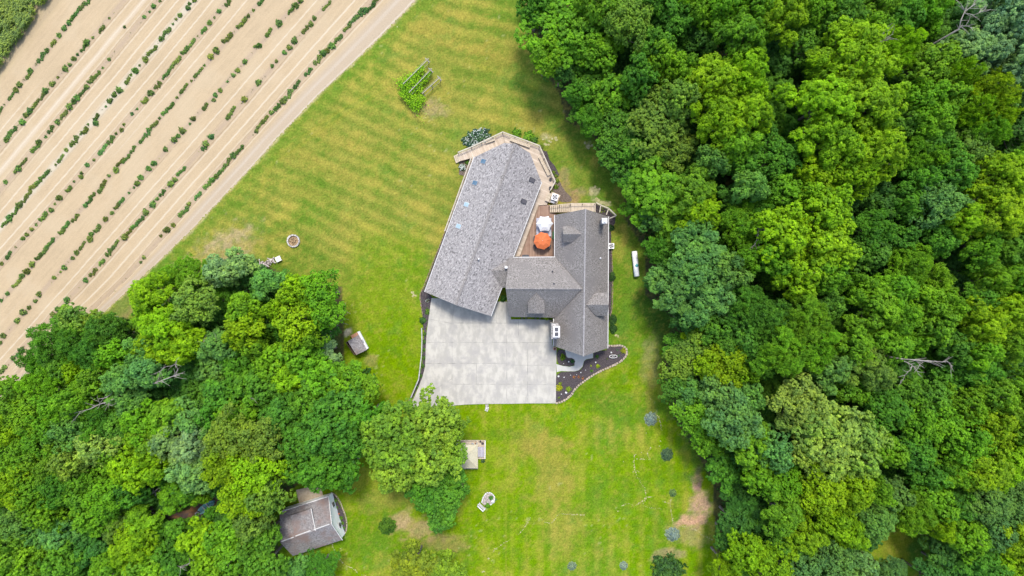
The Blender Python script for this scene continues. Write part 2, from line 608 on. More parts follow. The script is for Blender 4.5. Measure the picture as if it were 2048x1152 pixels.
# mown stripes
def stripes(ang, per, phase=0.0, warp=0.25):
    a = math.radians(ang)
    u = (-px * math.sin(a) + py * math.cos(a)) / per + warp * (n1 - 0.5) * 4 + phase
    return np.sin(2 * np.pi * u)


mask_u = np.clip(1 - sstep(480, 620, py), 0, 1)
st = stripes(15, 31, 0, .12) * mask_u * sstep(780, 900, px) * (1 - sstep(250, 330, py)) + stripes(24, 27, 0, .12) * mask_u * (1 - sstep(860, 960, px))
C = mixc(C, straw * 1.05, 0.45 * np.clip(st, 0, 1) * (0.3 + n2))
C = mixc(C, (0.070, 0.112, 0.012), 0.45 * np.clip(-st, 0, 1))
low = sstep(800, 870, py) * sstep(930, 960, px)
st2 = np.sin(2 * np.pi * (px / 29 + .5 * (n1 - 0.5))) * low * (.4 + .6 * sstep(.35, .6, vnoise(px, py, 90, 61, 2)))
C = mixc(C, straw, 0.30 * np.clip(st2, 0, 1) * (0.4 + n2))
C = mixc(C, np.array([0.07, 0.145, 0.002]), 0.6 * np.clip(-st2, 0, 1))
side = sstep(680, 740, px) * (1 - sstep(840, 860, px)) * sstep(420, 520, py) * (1 - sstep(760, 860, py))
st3 = stripes(62, 26) * side
C = mixc(C, green, 0.30 * np.clip(-st3, 0, 1))
C = mixc(C, lime, 0.5 * side)

for (cx, cy, rx, ry, rot, col_, w) in [
    (440, 505, 95, 38, -0.5, (0.40, 0.31, 0.16), .85), (400, 530, 60, 18, -0.5, straw, .7), (250, 615, 60, 22, -0.75, (0.30, 0.22, 0.10), .8),
    (865, 215, 40, 22, 0, tan, .55), (860, 60, 90, 22, .3, straw, .7), (920, 90, 80, 14, .3, straw, .7), (790, 175, 30, 18, 0, straw, .5),
    (940, 35, 90, 12, .25, straw, .5), (1010, 120, 60, 30, .4, straw, .5), (1060, 245, 40, 30, 0, straw, .6), (1095, 274, 16, 8, 0, (.45, .38, .22), .6),
    (640, 330, 90, 16, .4, straw, .5), (700, 290, 120, 14, .4, straw, .5), (600, 380, 90, 12, .4, straw, .45), (520, 480, 60, 12, -.3, straw, .5),
    (1176, 290, 7, 10, 0.3, (.45, .38, .22), .5), (1188, 383, 10, 8, 0, (.5, .42, .25), .6), (1165, 385, 14, 9, 0, tan, .5), (1205, 405, 18, 4, .3, (.5, .42, .25), .7),
    (1140, 400, 22, 20, 0.2, (.25, .16, .08), .8), (1125, 378, 18, 20, 0, (.22, .15, .08), .75), (1125, 348, 12, 18, 0, (.22, .17, .08), .6),
    (1110, 950, 46, 80, 0, straw, .65), (1060, 880, 40, 40, 0, straw, .5), (1130, 1060, 40, 50, 0, straw, .5), (1095, 890, 60, 20, 0, straw, .5),
    (1300, 720, 22, 60, 0.1, tan, .45), (1300, 790, 10, 70, 0, straw, .5), (1385, 1060, 40, 30, 0, (.42, .3, .14), .5), (1335, 1110, 34, 12, -.2, tan, .7),
    (1398, 1012, 24, 44, .05, (.46, .29, .19), .9), (1396, 965, 10, 24, 0, (.44, .25, .19), .9), (1380, 1040, 26, 12, -.2, (.5, .3, .18), .9),
    (840, 1055, 55, 24, .1, (.38, .28, .12), .85), (800, 1040, 20, 26, .5, (.42, .31, .15), .8), (880, 1085, 50, 20, 0, (.3, .22, .08), .6),
    (780, 1000, 80, 30, 0, (.2, .19, .04), .5), (695, 665, 14, 8, -.6, (.6, .52, .34), .9), (740, 720, 14, 14, 0, (.25, .18, .07), .6),
    (990, 870, 60, 14, 0, green, .4), (1190, 790, 40, 40, .6, green, .4), (1240, 640, 18, 90, 0, green, .5), (1330, 610, 60, 50, 0, (.035, .085, .012), .8),
    (1345, 660, 40, 60, 0, (.04, .09, .012), .7), (1395, 900, 30, 60, 0, (.04, .10, .012), .7), (1155, 240, 60, 50, 0, (.05, .12, .012), .6),
    (1060, 160, 40, 60, 0, (.06, .14, .012), .6), (1230, 760, 90, 22, -.5, lime, .5), (560, 450, 80, 14, -.4, green, .5), (590, 520, 60, 40, 0, green, .6),
    (1800, 1095, 55, 50, 0, (.14, .16, .012), .8), (1835, 1110, 18, 50, 0, (.05, .11, .01), .9), (1230, 560, 22, 110, 0, (.09, .16, .01), .6),
]:
    col_ = np.array(col_) * (0.62 if max(col_) > .29 else .85)
    C = mixc(C, col_, w * blob(cx, cy, rx, ry, rot))
# wheel tracks pressed into the grass
for (x1, y1, x2, y2) in [(520, 330, 770, 160), (530, 338, 782, 168), (500, 420, 560, 300), (1010, 820, 1012, 1150), (1090, 815, 1086, 1150), (930, 120, 1080, 180), (690, 430, 830, 500)]:
    L_ = math.hypot(x2 - x1, y2 - y1)
    t_ = ((px - x1) * (x2 - x1) + (py - y1) * (y2 - y1)) / L_ ** 2
    q_ = np.abs((px - x1) * (y2 - y1) - (py - y1) * (x2 - x1)) / L_ + 5 * (n2 - .5)
    C = mixc(C, (0.17, 0.165, 0.02), 0.40 * (1 - sstep(1.2, 3.2, np.abs(q_))) * (t_ > 0) * (t_ < 1))
# greener band along the field
EDGE = [(1700, -1100), (960, -130), (832, 0), (762, 72.5), (707, 125), (637, 190), (549, 282), (512, 325), (375, 468), (262, 575), (200, 632), (100, 715), (0, 800), (-120, 900), (-300, 1060)]
ey = np.array([e[1] for e in EDGE], float)
ex = np.array([e[0] for e in EDGE], float)
edge_x = np.interp(py, ey, ex)
band = px - edge_x
C = mixc(C, green * 1.0, 0.6 * (1 - sstep(4, 44, np.abs(band - 14) + 40 * (n2 - 0.5))))
wob = (n3 - 0.5) * 14
C = mixc(C, (0.30, 0.25, 0.12), 0.8 * (1 - sstep(0, 7, np.abs(band + wob))))
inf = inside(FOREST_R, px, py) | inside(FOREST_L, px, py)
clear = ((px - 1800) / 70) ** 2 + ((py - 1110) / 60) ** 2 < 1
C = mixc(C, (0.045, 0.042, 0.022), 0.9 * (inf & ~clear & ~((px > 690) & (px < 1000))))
C *= (0.74 + 0.52 * vnoise(px, py, 7, 5, 4, .75))[..., None]
C = mixc(C, straw, 0.35 * sstep(.55, .8, vnoise(px + py * .3, py * 2.2, 12, 6, 3, .7)) * (0.4 + .6 * up))
C = mixc(C, (0.060, 0.140, 0.020), 0.35 * sstep(.60, .82, vnoise(px, py, 34, 8, 4, .6)))
h1, h2 = vnoise(px, py, 9, 71, 4, .8), vnoise(px, py, 11, 72, 4, .8)
C = mixc(C, straw, 0.5 * sstep(.54, .70, h1) * (0.35 + .65 * n2))
C = mixc(C, np.array([0.045, 0.105, 0.008]), 0.50 * sstep(.54, .70, h2) * (0.35 + .65 * (1 - n2)))
# light clover dots and dropped bits
sp = vnoise(px, py, 5.0, 9, 1) * sstep(0.45, .65, vnoise(px, py, 60, 19, 2))
C = mixc(C, (0.3, 0.28, 0.12), sstep(0.86, 0.95, sp) * 0.35)
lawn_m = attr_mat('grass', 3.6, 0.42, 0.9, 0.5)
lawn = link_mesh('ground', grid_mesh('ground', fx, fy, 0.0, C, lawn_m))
struct(lawn)

# ------------------------------------------------------------------ the field with its crop rows
ROWS = [
 [(752,0,26),(742,16,26),(728,24,20),(716,30,30),(705,42,26),(695,56,20),(677,77,22),(664,92,14),(655,102,12),(647,107,14),(636,120,22),(617,144,20),(594,170,20),(577,190,26),(566,203,14),(555,215,16),(543,225,10),(530,240,20),(519,252,16),(513,262,10),(480,300,22),(467,311,14),(455,325,22),(445,340,26),(433,353,12),(425,360,12),(415,371,18),(396,391,20),(378,408,10),(368,424,26),(347,450,10),(335,460,14),(322,472,6),(288,515,8),(282,524,6)],
 [(654,12,24),(629,37,10),(622,49,12),(611,60,18),(589,82,14),(579,95,12),(569,105,10),(553,123,8),(545,132,8),(517,165,12),(489,199,14),(462,227,30),(423,274,12),(412,288,14),(410,293,18),(363,343,24),(350,360,10),(342,368,14),(325,386,16),(315,398,8),(306,409,14),(292,425,14),(282,440,18),(270,452,16),(258,465,18),(250,475,14),(231,490,22),(218,505,16),(204,524,16),(187,545,20),(172,560,11),(135,600,13),(116,618,12),(107,629,12),(89,650,11),(82,658,7),(72,668,11),(44,700,14),(37,710,10),(27,716,11),(10,734,11),(4,742,10)],
 [(601,2,12),(592,12,14),(582,21,18),(559,47,14),(538,66,20),(519,92,12),(510,93,7),(490,124,11),(476,141,10),(467,151,9),(455,163,5),(441,181,10),(431,190,10),(428,200,8),(411,214,16),(387,238,11),(380,248,5),(365,262,14),(357,272,10),(349,280,14),(331,299,10),(309,327,13),(298,337,12),(282,355,12),(275,367,12),(268,375,5),(258,386,5),(243,402,18),(234,412,16),(225,426,9),(212,438,12),(195,457,18),(183,468,10),(181,478,14),(165,492,20),(154,505,12),(146,516,8),(129,535,11),(122,544,5),(109,555,9),(79,588,12),(71,602,9),(59,615,10),(47,624,14),(35,641,12),(7,671,12),(1,685,10)],
 [(522,5,16),(507,21,6),(497,32,8),(484,46,28),(455,76,26),(433,101,14),(422,114,14),(409,131,5),(397,146,26),(383,162,5),(368,178,24),(354,195,6),(342,212,18),(330,225,15),(320,237,6),(308,250,24),(296,265,18),(285,280,18),(266,299,17),(253,318,22),(241,325,22),(233,340,13),(219,352,7),(208,368,17),(202,380,16),(185,392,16),(179,402,16),(172,411,10),(151,436,20),(133,450,18),(124,462,16),(101,487,26),(88,502,22),(78,513,18),(65,529,13),(55,543,14),(45,552,12),(34,566,24),(16,587,9),(3,601,7)],
 [(456,6,15),(439,23,10),(429,36,5),(420,46,11),(408,60,16),(396,73,4),(382,88,26),(370,101,20),(353,123,28),(341,138,16),(332,150,20),(317,170,15),(310,177,5),(302,186,13),(290,201,15),(275,218,5),(264,228,7),(248,249,6),(244,260,10),(233,267,6),(222,280,20),(206,300,26),(189,320,6),(175,330,10),(164,346,7),(163,354,10),(149,363,5),(138,378,15),(120,396,14),(110,408,5),(103,420,11),(87,433,22),(73,450,6),(64,459,8),(54,469,9),(47,477,9),(32,495,4),(18,511,18),(4,527,9)],
 [(389,1,9),(379,8,7),(376,16,11),(361,31,10),(353,39,6),(346,48,5),(334,63,22),(324,78,12),(305,102,26),(292,119,13),(280,131,5),(272,142,14),(262,150,6),(256,162,16),(239,181,13),(229,190,12),(220,202,12),(212,213,5),(193,234,15),(192,246,12),(177,249,5),(170,261,16),(162,268,5),(151,280,18),(143,290,10),(133,300,9),(122,318,20),(112,329,5),(100,340,4),(89,350,26),(78,364,18),(66,373,22),(57,388,20),(49,400,20),(40,410,14),(31,423,26),(20,436,14),(11,446,20)],
 [(320,2,6),(308,13,11),(300,24,5),(289,34,8),(250,54,6),(219,119,8),(206,136,5),(195,150,18),(182,160,16),(174,174,12),(165,186,20),(155,196,14),(149,203,12),(140,214,14),(128,229,22),(116,244,12),(102,259,18),(92,274,6),(79,285,13),(72,296,24),(47,325,24),(38,337,14),(31,344,8),(12,364,10)],
 [(219,37,5),(204,58,18),(186,75,6),(174,86,14),(167,97,16),(156,109,6),(149,118,11),(140,130,8),(131,138,12),(116,155,6),(105,168,12),(92,182,14),(83,195,24),(67,213,22),(61,222,12),(53,230,12),(46,245,14),(26,262,22),(20,270,20),(14,280,12)],
 [(176,3,16),(165,13,20),(155,24,22),(143,38,16),(138,47,10),(129,57,12),(119,71,11),(107,86,16),(95,101,10),(83,115,24),(73,129,5),(62,142,12),(58,152,16),(49,160,4),(40,170,13),(33,180,12),(24,192,22),(9,209,5),(1,222,18)],
]
fits = []
for r in ROWS:
    a = np.array(r, float)
    fits.append(np.polyfit(a[:, 1], a[:, 0], 2 if len(r) > 24 else 1))
gx = np.concatenate([np.arange(-190, -84, 1.5), np.arange(-83.2, 2, 0.16), np.arange(2.5, 60, 1.0)])
gy = np.concatenate([np.arange(-24, 48.5, 0.16), np.arange(49, 130, 1.0)])
FX, FY = np.meshgrid(gx, gy)
qx, qy = FX / S + 1024, 576 - FY / S
T = np.zeros_like(qx)
for j in range(len(gy)):
    y = 576 - gy[j] / S
    xe = np.interp(y, ey, ex)
    xk = [xe] + [float(np.polyval(f, np.clip(y, -60, 760))) for f in fits]
    for k in range(1, len(xk)):
        xk[k] = min(xk[k], xk[k - 1] - 30)
    xk.append(xk[-1] - 60)
    xk.append(xk[-1] - 600)
    T[j] = np.interp(qx[j], xk[::-1], list(range(len(xk)))[::-1])
soil = np.array([0.292, 0.222, 0.134])
m1 = vnoise(qx, qy, 60, 21, 5)
m2 = vnoise(T * 60, (qy - qx) * 0.06, 3.2, 22, 4, .6)
m3 = vnoise(qx, qy, 4, 23, 3, .7)
m4 = vnoise(T * 60, (qy - qx) * 0.02, 11, 24, 2, .6)
F = soil[None, None] * (0.80 + 0.22 * m2 + 0.16 * m1 + 0.12 * m3)[..., None]
F = mixc(F, (0.315, 0.25, 0.16), 0.4 * sstep(.5, .7, m1))
fr = T - np.floor(T)
fl = np.floor(T)
gapl = vnoise(qx + qy, T * 37, 60, 25, 2)


def line(pos, w, thr=0.35):
    return (1 - sstep(w * .5, w, np.abs(fr - pos - 0.035 * (m1 - .5) - 0.02 * (m4 - 0.5)))) * sstep(thr, thr + .15, gapl)


F = mixc(F, (0.385, 0.325, 0.235), 0.8 * line(0.44, 0.034, .3) * (T > 1))
F = mixc(F, (0.38, 0.315, 0.225), 0.6 * line(0.80, 0.03, .45) * (T > .6))
F = mixc(F, (0.38, 0.315, 0.225), 0.5 * line(0.17, 0.025, .5) * (T > 1))
F = mixc(F, (0.17, 0.12, 0.08), 0.5 * line(0.86, 0.022, .35))
F = mixc(F, (0.19, 0.135, 0.09), 0.4 * line(0.13, 0.02, .4) * (T > .9))
d0 = np.minimum(fr, 1 - fr)
F = mixc(F, (0.245, 0.185, 0.13), 0.6 * (1 - sstep(0.03, 0.16, d0)) * (T > .6) * (0.5 + m3))
F = mixc(F, (0.37, 0.33, 0.245), 0.7 * (1 - sstep(0.04, 0.22, np.abs(T - 6) + .1 * (m3 - .5))) * sstep(0.35, 0.6, m1 + .25))
F = mixc(F, (0.365, 0.305, 0.225), 0.55 * (1 - sstep(0.04, 0.14, np.abs(T - 7.42 - .05 * (m1 - .5)))))
F = mixc(F, (0.285, 0.228, 0.160), 0.8 * (1 - sstep(0.50, 0.74, T)))
F = mixc(F, (0.33, 0.28, 0.215), 0.5 * (1 - sstep(0.02, 0.10, np.abs(T - 0.42))) * (0.5 + m2))
F = mixc(F, (0.38, 0.33, 0.255), 0.8 * (1 - sstep(0.0, 0.035, np.abs(T - 0.05 - .06 * (m3 - .5)))) * sstep(.4, .6, gapl))
F = mixc(F, (0.27, 0.22, 0.12), 0.5 * sstep(9.6, 10.2, T))
speck = vnoise(qx, qy, 2.6, 27, 1)
F = mixc(F, (0.15, 0.11, 0.07), 0.45 * sstep(.90, .97, speck) * (1 - sstep(.06, .3, d0)))
Tc = 0.25 * (T[:-1, :-1] + T[1:, :-1] + T[:-1, 1:] + T[1:, 1:])
edge_ok = (0.5 * (qx[:-1, :-1] + qx[1:, 1:])) < np.interp(0.5 * (qy[:-1, :-1] + qy[1:, 1:]), ey, ex) + 3.5 * (m3[:-1, :-1] - .5) * 2
field_m = attr_mat('soil', 6.0, 0.10, 0.95, 0.3)
field = link_mesh('field_soil', grid_mesh('field_soil', gx, gy, 0.02, F, field_m, edge_ok))
struct(field)


def patch(name, pts, z, m, t=0.0, cat='structure'):
    mb = MB()
    q = [P(x, y) + Vector((0, 0, z)) for x, y in pts]
    if t:
        mb.slab(q, t)
    else:
        a = sum(q[i].x * q[(i + 1) % len(q)].y - q[(i + 1) % len(q)].x * q[i].y for i in range(len(q)))
        if a < 0:
            q = q[::-1]
        mb.add(q, [tuple(range(len(q)))])
    return struct(mb.build(name, m))


def smooth_loop(pts, it=2, closed=True):
    for _ in range(it):
        o = []
        n = len(pts)
        for i in range(n if closed else n - 1):
            a, b = pts[i], pts[(i + 1) % n]
            o.append((a[0] * .75 + b[0] * .25, a[1] * .75 + b[1] * .25))
            o.append((a[0] * .25 + b[0] * .75, a[1] * .25 + b[1] * .75))
        if not closed:
            o = [pts[0]] + o + [pts[-1]]
        pts = o
    return pts


# ------------------------------------------------------------------ driveway, path, beds
DRV = [(862.9, 596), (857.2, 638), (853.9, 663), (852, 687), (850.4, 733), (845.7, 752), (838, 772), (830.5, 790), (823, 806), (815, 822), (850, 822), (885, 815), (905, 811), (933.6, 808.7),
       (974, 807.6), (1013, 807.4), (1060, 806.6), (1111.7, 806.5), (1112, 770), (1112.6, 730), (1112.9, 698.6), (1104.5, 690), (1104, 640), (1060, 638.5), (1022, 639), (1019, 603.3), (996, 603.3), (940, 600)]
patch('driveway', DRV, 0.10, M['concrete'], 0.15)
jm = MB()
for a, b in [((904.3, 645.9), (1036, 646.2)), ((853, 684.8), (1104, 685)), ((850.4, 726.7), (1013, 726.4)), ((904.3, 768.2), (1013, 768.4)), ((904.3, 645.9), (904.3, 768.2)),
             ((1013.3, 606), (1013.3, 807)), ((1055.5, 685), (1055, 803)), ((960, 685.5), (960, 645.9)), ((953, 727), (953, 768)), ((1013, 730), (1111, 730.4)),
             ((1013, 768), (1111, 769.4)), ((904.3, 757), (863, 783)), ((884, 768), (884, 806)), ((858, 638), (904.6, 647)), ((908, 612), (904.3, 646)), ((993, 604), (993, 645.9)), ((1037, 640), (1037, 685))]:
    A, B = P(*a), P(*b)
    d = (B - A).normalized()
    u = Vector((-d.y, d.x, 0)) * rnd.choice([0.03, 0.045])
    z = Vector((0, 0, 0.104))
    q = [A - u + z, B - u + z, B + u + z, A + u + z]
    if (q[1] - q[0]).cross(q[2] - q[1]).z < 0:
        q = q[::-1]
    jm.add(q, [(0, 1, 2, 3)])
struct(jm.build('driveway_joints', M['joint']))

PATH = [(1112.6, 728), (1113.5, 744), (1122, 742), (1136, 742.5), (1150, 742.5), (1158, 740), (1165, 733), (1168, 722), (1173, 718), (1186, 716), (1186, 706), (1170, 690), (1125, 692), (1130, 700), (1133, 718), (1149, 719), (1149, 731), (1140, 733.5), (1126, 732)]
patch('path', PATH, 0.09, M['concrete_path'], 0.12)
BED_A = smooth_loop([(1113.4, 698), (1131, 700), (1132.5, 716), (1146, 715.5), (1150.5, 724), (1146, 732.5), (1128, 732), (1114, 727.5)], 2)
patch('flower_bed', BED_A, 0.11, M['mulch'], 0.12)
BED_B = [(1214, 700), (1212, 690.5), (1225, 691.5), (1244, 690.4), (1252, 697), (1254, 704), (1250, 714), (1238, 725), (1221, 732), (1199, 741), (1185, 748), (1170, 759), (1158, 768),
         (1149, 777), (1144, 786), (1136, 795), (1124, 802), (1112, 805), (1111.8, 785), (1112, 755), (1114, 749), (1122, 744), (1136, 743.5), (1152, 743), (1161, 739.5), (1166, 733), (1168.5, 723),
         (1174, 718.5), (1187, 717), (1187, 706), (1200, 702)]
patch('flower_bed', BED_B, 0.115, M['mulch'], 0.12)
patch('flower_bed', [(891.5, 462), (894.5, 464), (857, 570), (856, 585), (864.5, 594), (862.5, 606), (857, 640), (852.5, 660), (846.5, 660), (846, 640), (841, 592), (841, 585), (848, 578), (860, 546), (877, 500)], 0.06, M['mulch'], 0.08)
patch('flower_bed', [(849, 660), (853.5, 660), (851, 735), (846, 753), (822, 803), (816, 803), (838, 757), (844.5, 733), (846, 690)], 0.05, M['mulch'], 0.07)
patch('flower_bed', [(1191, 407), (1200, 412), (1215.5, 418.5), (1231, 433), (1230, 446), (1222, 460), (1224, 560), (1222, 640), (1212, 640), (1212, 440), (1190, 425)], 0.05, M['mulch'], 0.06)
patch('flower_bed', [(1083, 297), (1088, 302), (1094, 303), (1099, 320), (1109, 331), (1119, 350), (1114, 355), (1106, 352), (1096, 338)], 0.05, M['mulch'], 0.06)
patch('flower_bed', [(919, 318), (940, 314), (936, 345), (929, 352), (918, 349)], 0.05, M['mulch_brown'], 0.06)
patch('flower_bed', smooth_loop([(1104, 352), (1118, 358), (1126, 378), (1146, 398), (1140, 405), (1118, 404), (1104, 385)], 1), 0.03, M['mulch_brown'], 0.04)
patch('flower_bed', [(663, 989), (668, 985), (676, 1003), (686, 1022), (692, 1042), (692, 1060), (687, 1069), (683, 1062)], 0.05, M['mulch'], 0.06)
patch('bare_ground', smooth_loop([(322, 1000), (345, 1000), (372, 1030), (400, 985), (440, 965), (446, 1000), (420, 1035), (410, 1050), (380, 1052), (350, 1035), (335, 1040)], 1), 0.03, M['bare'])
patch('bare_ground', smooth_loop([(1640, 545), (1700, 540), (1720, 560), (1660, 575)], 1), 0.02, M['bare'])
patch('bare_ground', smooth_loop([(500, 600), (540, 590), (545, 640), (505, 640)], 1), 0.02, M['bare'])
patch('concrete_pad', [(592, 980), (600, 1012), (648, 997), (640, 968)], 0.06, M['wood_pale'], 0.1)

# edging stones: many small blocks along a border, one object each border
def edging(pts, label, m, step=0.42, w=0.32, h=0.16, base=0.02):
    pl = [P(*p) for p in smooth_loop(pts, 2, False)]
    mb = MB()
    acc = 0.0
    c0 = pl[len(pl) // 2]
    for i in range(len(pl) - 1):
        a, b = pl[i], pl[i + 1]
        L = (b - a).length
        while acc < L:
            p = a.lerp(b, acc / max(L, 1e-6))
            ang = math.atan2(b.y - a.y, b.x - a.x)
            mb.box((p.x + rnd.uniform(-.02, .02), p.y + rnd.uniform(-.02, .02), base + h / 2 + rnd.uniform(-.02, .03)), (step * rnd.uniform(.7, .93), w * rnd.uniform(.8, 1.1), h), ang + rnd.uniform(-.12, .12))
            acc += step
        acc -= L
    return tag(mb.build('stone_edging', m), label, 'edging')


edging([(1213, 690), (1225, 692), (1244, 690), (1254, 699), (1253, 711), (1240, 724), (1221, 733), (1199, 742), (1170, 760), (1150, 777), (1144, 788), (1128, 802), (1112, 806.5)],
       'pale stone block edging curving around the large front flower bed', M['edge_stone'], h=0.2)
edging([(890, 463), (876, 500), (858, 546), (846, 578), (839.5, 588), (842, 610), (846, 632)], 'brown edging along the mulch strip left of the west roof', M['timber_side'], .6, .14, .12)
edging([(664, 985), (672, 990), (681, 1004), (688, 1022), (694, 1040), (694, 1058), (688, 1072)], 'white stone edging round the bed at the gable of the garage', M['edge_stone'], .34, .17, .12)
edging([(1203, 640), (1224.5, 636), (1225.5, 560), (1223.5, 500)], 'dark edging strip along the right side of the main house', M['timber_side'], .6, .12, .1)


# ------------------------------------------------------------------ the house
house = thing('house', P(1090, 570), 'large house with three joined grey shingle roofs beside the concrete driveway', 'house')
T_ = 0.22


def roofpart(name, polys, m, parent=house, t=T_):
    mb = MB()
    for poly in polys:
        mb.slab([P(x, y, z) for x, y, z in poly], t)
    return mb.build(name, m, parent)


def walls(pts, m, parent=house, name='wall', zb=0.0, inset=0.55, drop=0.35):
    """pts (px,py,ztop) with true plan taken at that height"""
    q = [P(x, y, z) for x, y, z in pts]
    n = len(q)
    c = sum(q, Vector()) / n
    tops = []
    for p in q:
        d = Vector((c.x - p.x, c.y - p.y, 0))
        d = d.normalized() * min(inset, d.length * .5)
        tops.append(Vector((p.x + d.x, p.y + d.y, p.z - drop)))
    lo = [Vector((p.x, p.y, zb)) for p in tops]
    fs = [(i, (i + 1) % n, n + (i + 1) % n, n + i) for i in range(n)]
    fs.append(tuple(range(n, 2 * n)))
    mb = MB()
    mb.add(lo + tops, fs)
    return mb.build(name, m, parent)


W1, W2, R1, E1, E2 = (949, 314, 3.0), (1008, 286, 5.0), (1031, 287.5, 6.0), (1060, 306, 4.6), (1083, 364, 3.0)
SE, R0, SW = (981.4, 632.4, 3.0), (911.4, 610, 6.0), (849.8, 583.8, 3.0)
rw = roofpart('roof', [[W1, W2, R1, R0, SW], [R1, E1, E2, SE, R0]], M['shingle_west'])
rw['label'] = 'pale mottled shingle roof of the long left wing'
walls([W1, W2, R1, E1, E2, SE, R0, SW], M['siding'])
cap = MB().beam(P(R1[0], R1[1], 6.03), P(R0[0], R0[1], 6.03), 0.34, 0.10)
cap.build('ridge_cap', M['shingle'], rw)
g = MB()
for a, b in [(SW, W1), (E2, SE)]:
    A, B = P(*a), P(*b)
    d = (B - A).normalized()
    u = Vector((-d.y, d.x, 0)) * (0.06)
    g.beam(A + u + Vector((0, 0, -.06)), B + u + Vector((0, 0, -.06)), 0.10, 0.14)
g.build('gutter', M['gutter'], house)
# link roof
lk = roofpart('roof', [[(982.5, 541, 4.35), (1018, 539.5, 4.35), (1018, 517, 3.3), (1026, 515, 3.15)], [(982.5, 541, 4.35), (1018, 539.5, 4.35), (1016, 575, 3.0), (1002.5, 575, 3.0)]], M['shingle'])
lk['label'] = 'small link roof between the left wing and the middle wing'
# middle wing
GN = [(1017.5, 516, 3.3), (1011.4, 577, 8.0), (1164.5, 577.5, 7.6), (1111, 514.5, 3.3)]
GS = [(1011.4, 577, 8.0), (1019, 633.5, 3.3), (1110, 635.5, 3.3), (1164.5, 577.5, 7.6)]
rg = roofpart('roof', [GN, GS], M['shingle'])
rg['label'] = 'middle wing roof with a level ridge'
walls([(1017.5, 516, 3.3), (1013, 577, 7.3), (1019, 633.5, 3.3), (1112, 633.5, 3.3), (1112, 577, 7.3), (1112, 516, 3.3)], M['siding'])
# main wing
NW_, NT, NE_ = (1110, 430, 3.0), (1171, 418, 7.7), (1216.4, 433, 3.0)
SW_, ST, SE_ = (1107.6, 692, 3.0), (1167, 712.6, 7.7), (1214.9, 696.5, 3.0)
rm = roofpart('roof', [[NW_, NT, ST, SW_], [NT, NE_, SE_, ST]], M['shingle'])
rm['label'] = 'main wing roof with pointed gable ends'
walls([(1110, 433, 3.0), (1170.5, 433, 7.6), (1216, 435, 3.0), (1214.9, 694, 3.0), (1167, 694, 7.6), (1108, 690, 3.0)], M['siding'])
rc = MB()
rc.beam(P(1171, 418, 7.73), P(1167, 712.6, 7.73), 0.20, 0.07)
rc.build('ridge_cap', M['ridge_pale'], rm)
MB().beam(P(1011.4, 577, 8.03), P(1163, 577.5, 7.63), 0.22, 0.09).build('ridge_cap', M['shingle'], rg)
g = MB()
for a, b, s in [(NE_, SE_, 1), (NW_, (1110, 514, 3.0), -1), ((1107.8, 637, 3.0), SW_, -1)]:
    A, B = P(*a), P(*b)
    off = Vector((0.07 * s, 0, -.05))
    g.beam(A + off, B + off, 0.12, 0.14)
g.beam(P(1028, 514.6, 3.25), P(1110, 513.8, 3.25), 0.12, 0.14)
g.build('gutter', M['gutter'], house)


def dormer(ridge_a, ridge_b, la, lb, ra, rb, label, front):
    d = roofpart('dormer', [[ridge_a, ridge_b, lb, la], [ridge_a, ridge_b, rb, ra]], M['shingle'], house, 0.14)
    d['label'] = label
    # front wall under the gable
    A, L, R = P(*ridge_a), P(*la), P(*ra)
    inn = (P(*ridge_b) - A).normalized() * 0.25
    A2, L2, R2 = A + inn - Vector((0, 0, .16)), L + inn - Vector((0, 0, .16)), R + inn - Vector((0, 0, .16))
    m2 = (L2 + R2) / 2
    L2 = m2 + (L2 - m2) * .85
    R2 = m2 + (R2 - m2) * .85
    back = (P(*ridge_b) - A) * .55
    mb = MB()
    dz = Vector((0, 0, front))
    mb.add([A2, L2, R2, L2 - dz, R2 - dz, A2 + back, L2 + back, R2 + back, L2 + back - dz, R2 + back - dz],
           [(0, 1, 3, 4, 2), (1, 6, 8, 3), (2, 4, 9, 7), (5, 7, 9, 8, 6)])
    w = mb.build('wall', M['siding'], d)
    wb = MB()
    ax = (R2 - L2).normalized()
    c = m2 - Vector((0, 0, front * .35)) - inn.normalized() * .04
    wb.add([c - ax * .4 + Vector((0, 0, -.45)), c + ax * .4 + Vector((0, 0, -.45)), c + ax * .4 + Vector((0, 0, .35)), c - ax * .4 + Vector((0, 0, .35))], [(0, 1, 2, 3)])
    wb.build('window', M['glass'], d)
    return d


dormer((1126.3, 468.3, 7.1), (1163, 468.3, 7.2), (1125.5, 452.7, 5.75), (1146, 452.9, 5.8), (1126.3, 484.6, 5.75), (1144.5, 485.0, 5.8), 'dormer above the umbrella deck', 1.3)
dormer((1217.4, 609.8, 7.3), (1172, 609.8, 7.4), (1212.8, 585, 5.5), (1191, 585, 5.6), (1215, 631.6, 5.5), (1192, 631.6, 5.6), 'dormer on the right-hand slope', 2.0)
dormer((1072.8, 626.9, 7.2), (1072.8, 586.5, 7.3), (1055.9, 626.7, 5.8), (1055.9, 602, 5.95), (1089, 626.7, 5.8), (1089, 602, 5.95), 'dormer facing the driveway', 1.3)

# stone chimney with white cap and two flues
ch = MB()
cx, cy = P(1109.5, 660.5, 4.2).x, P(1109.5, 660.5, 4.2).y
ch.box((cx - .1, cy, 3.4), (1.1, 2.3, 6.8))
ch.box((cx, cy, 7.0), (0.85, 1.75, 1.0))
chim = ch.build('chimney', M['stone'], house)
chim['label'] = 'stone chimney with white cap beside the driveway'
cc = P(1117.5, 662.5, 7.75)
MB().box((cx + .05, cy, 7.60), (1.02, 1.68, 0.2)).build('chimney_cap', M['white'], chim)
for s in (-1, 1):
    MB().box((cx + .05, cy + .36 * s, 7.82), (0.52, 0.52, 0.12)).build('flue', M['dark'], chim)
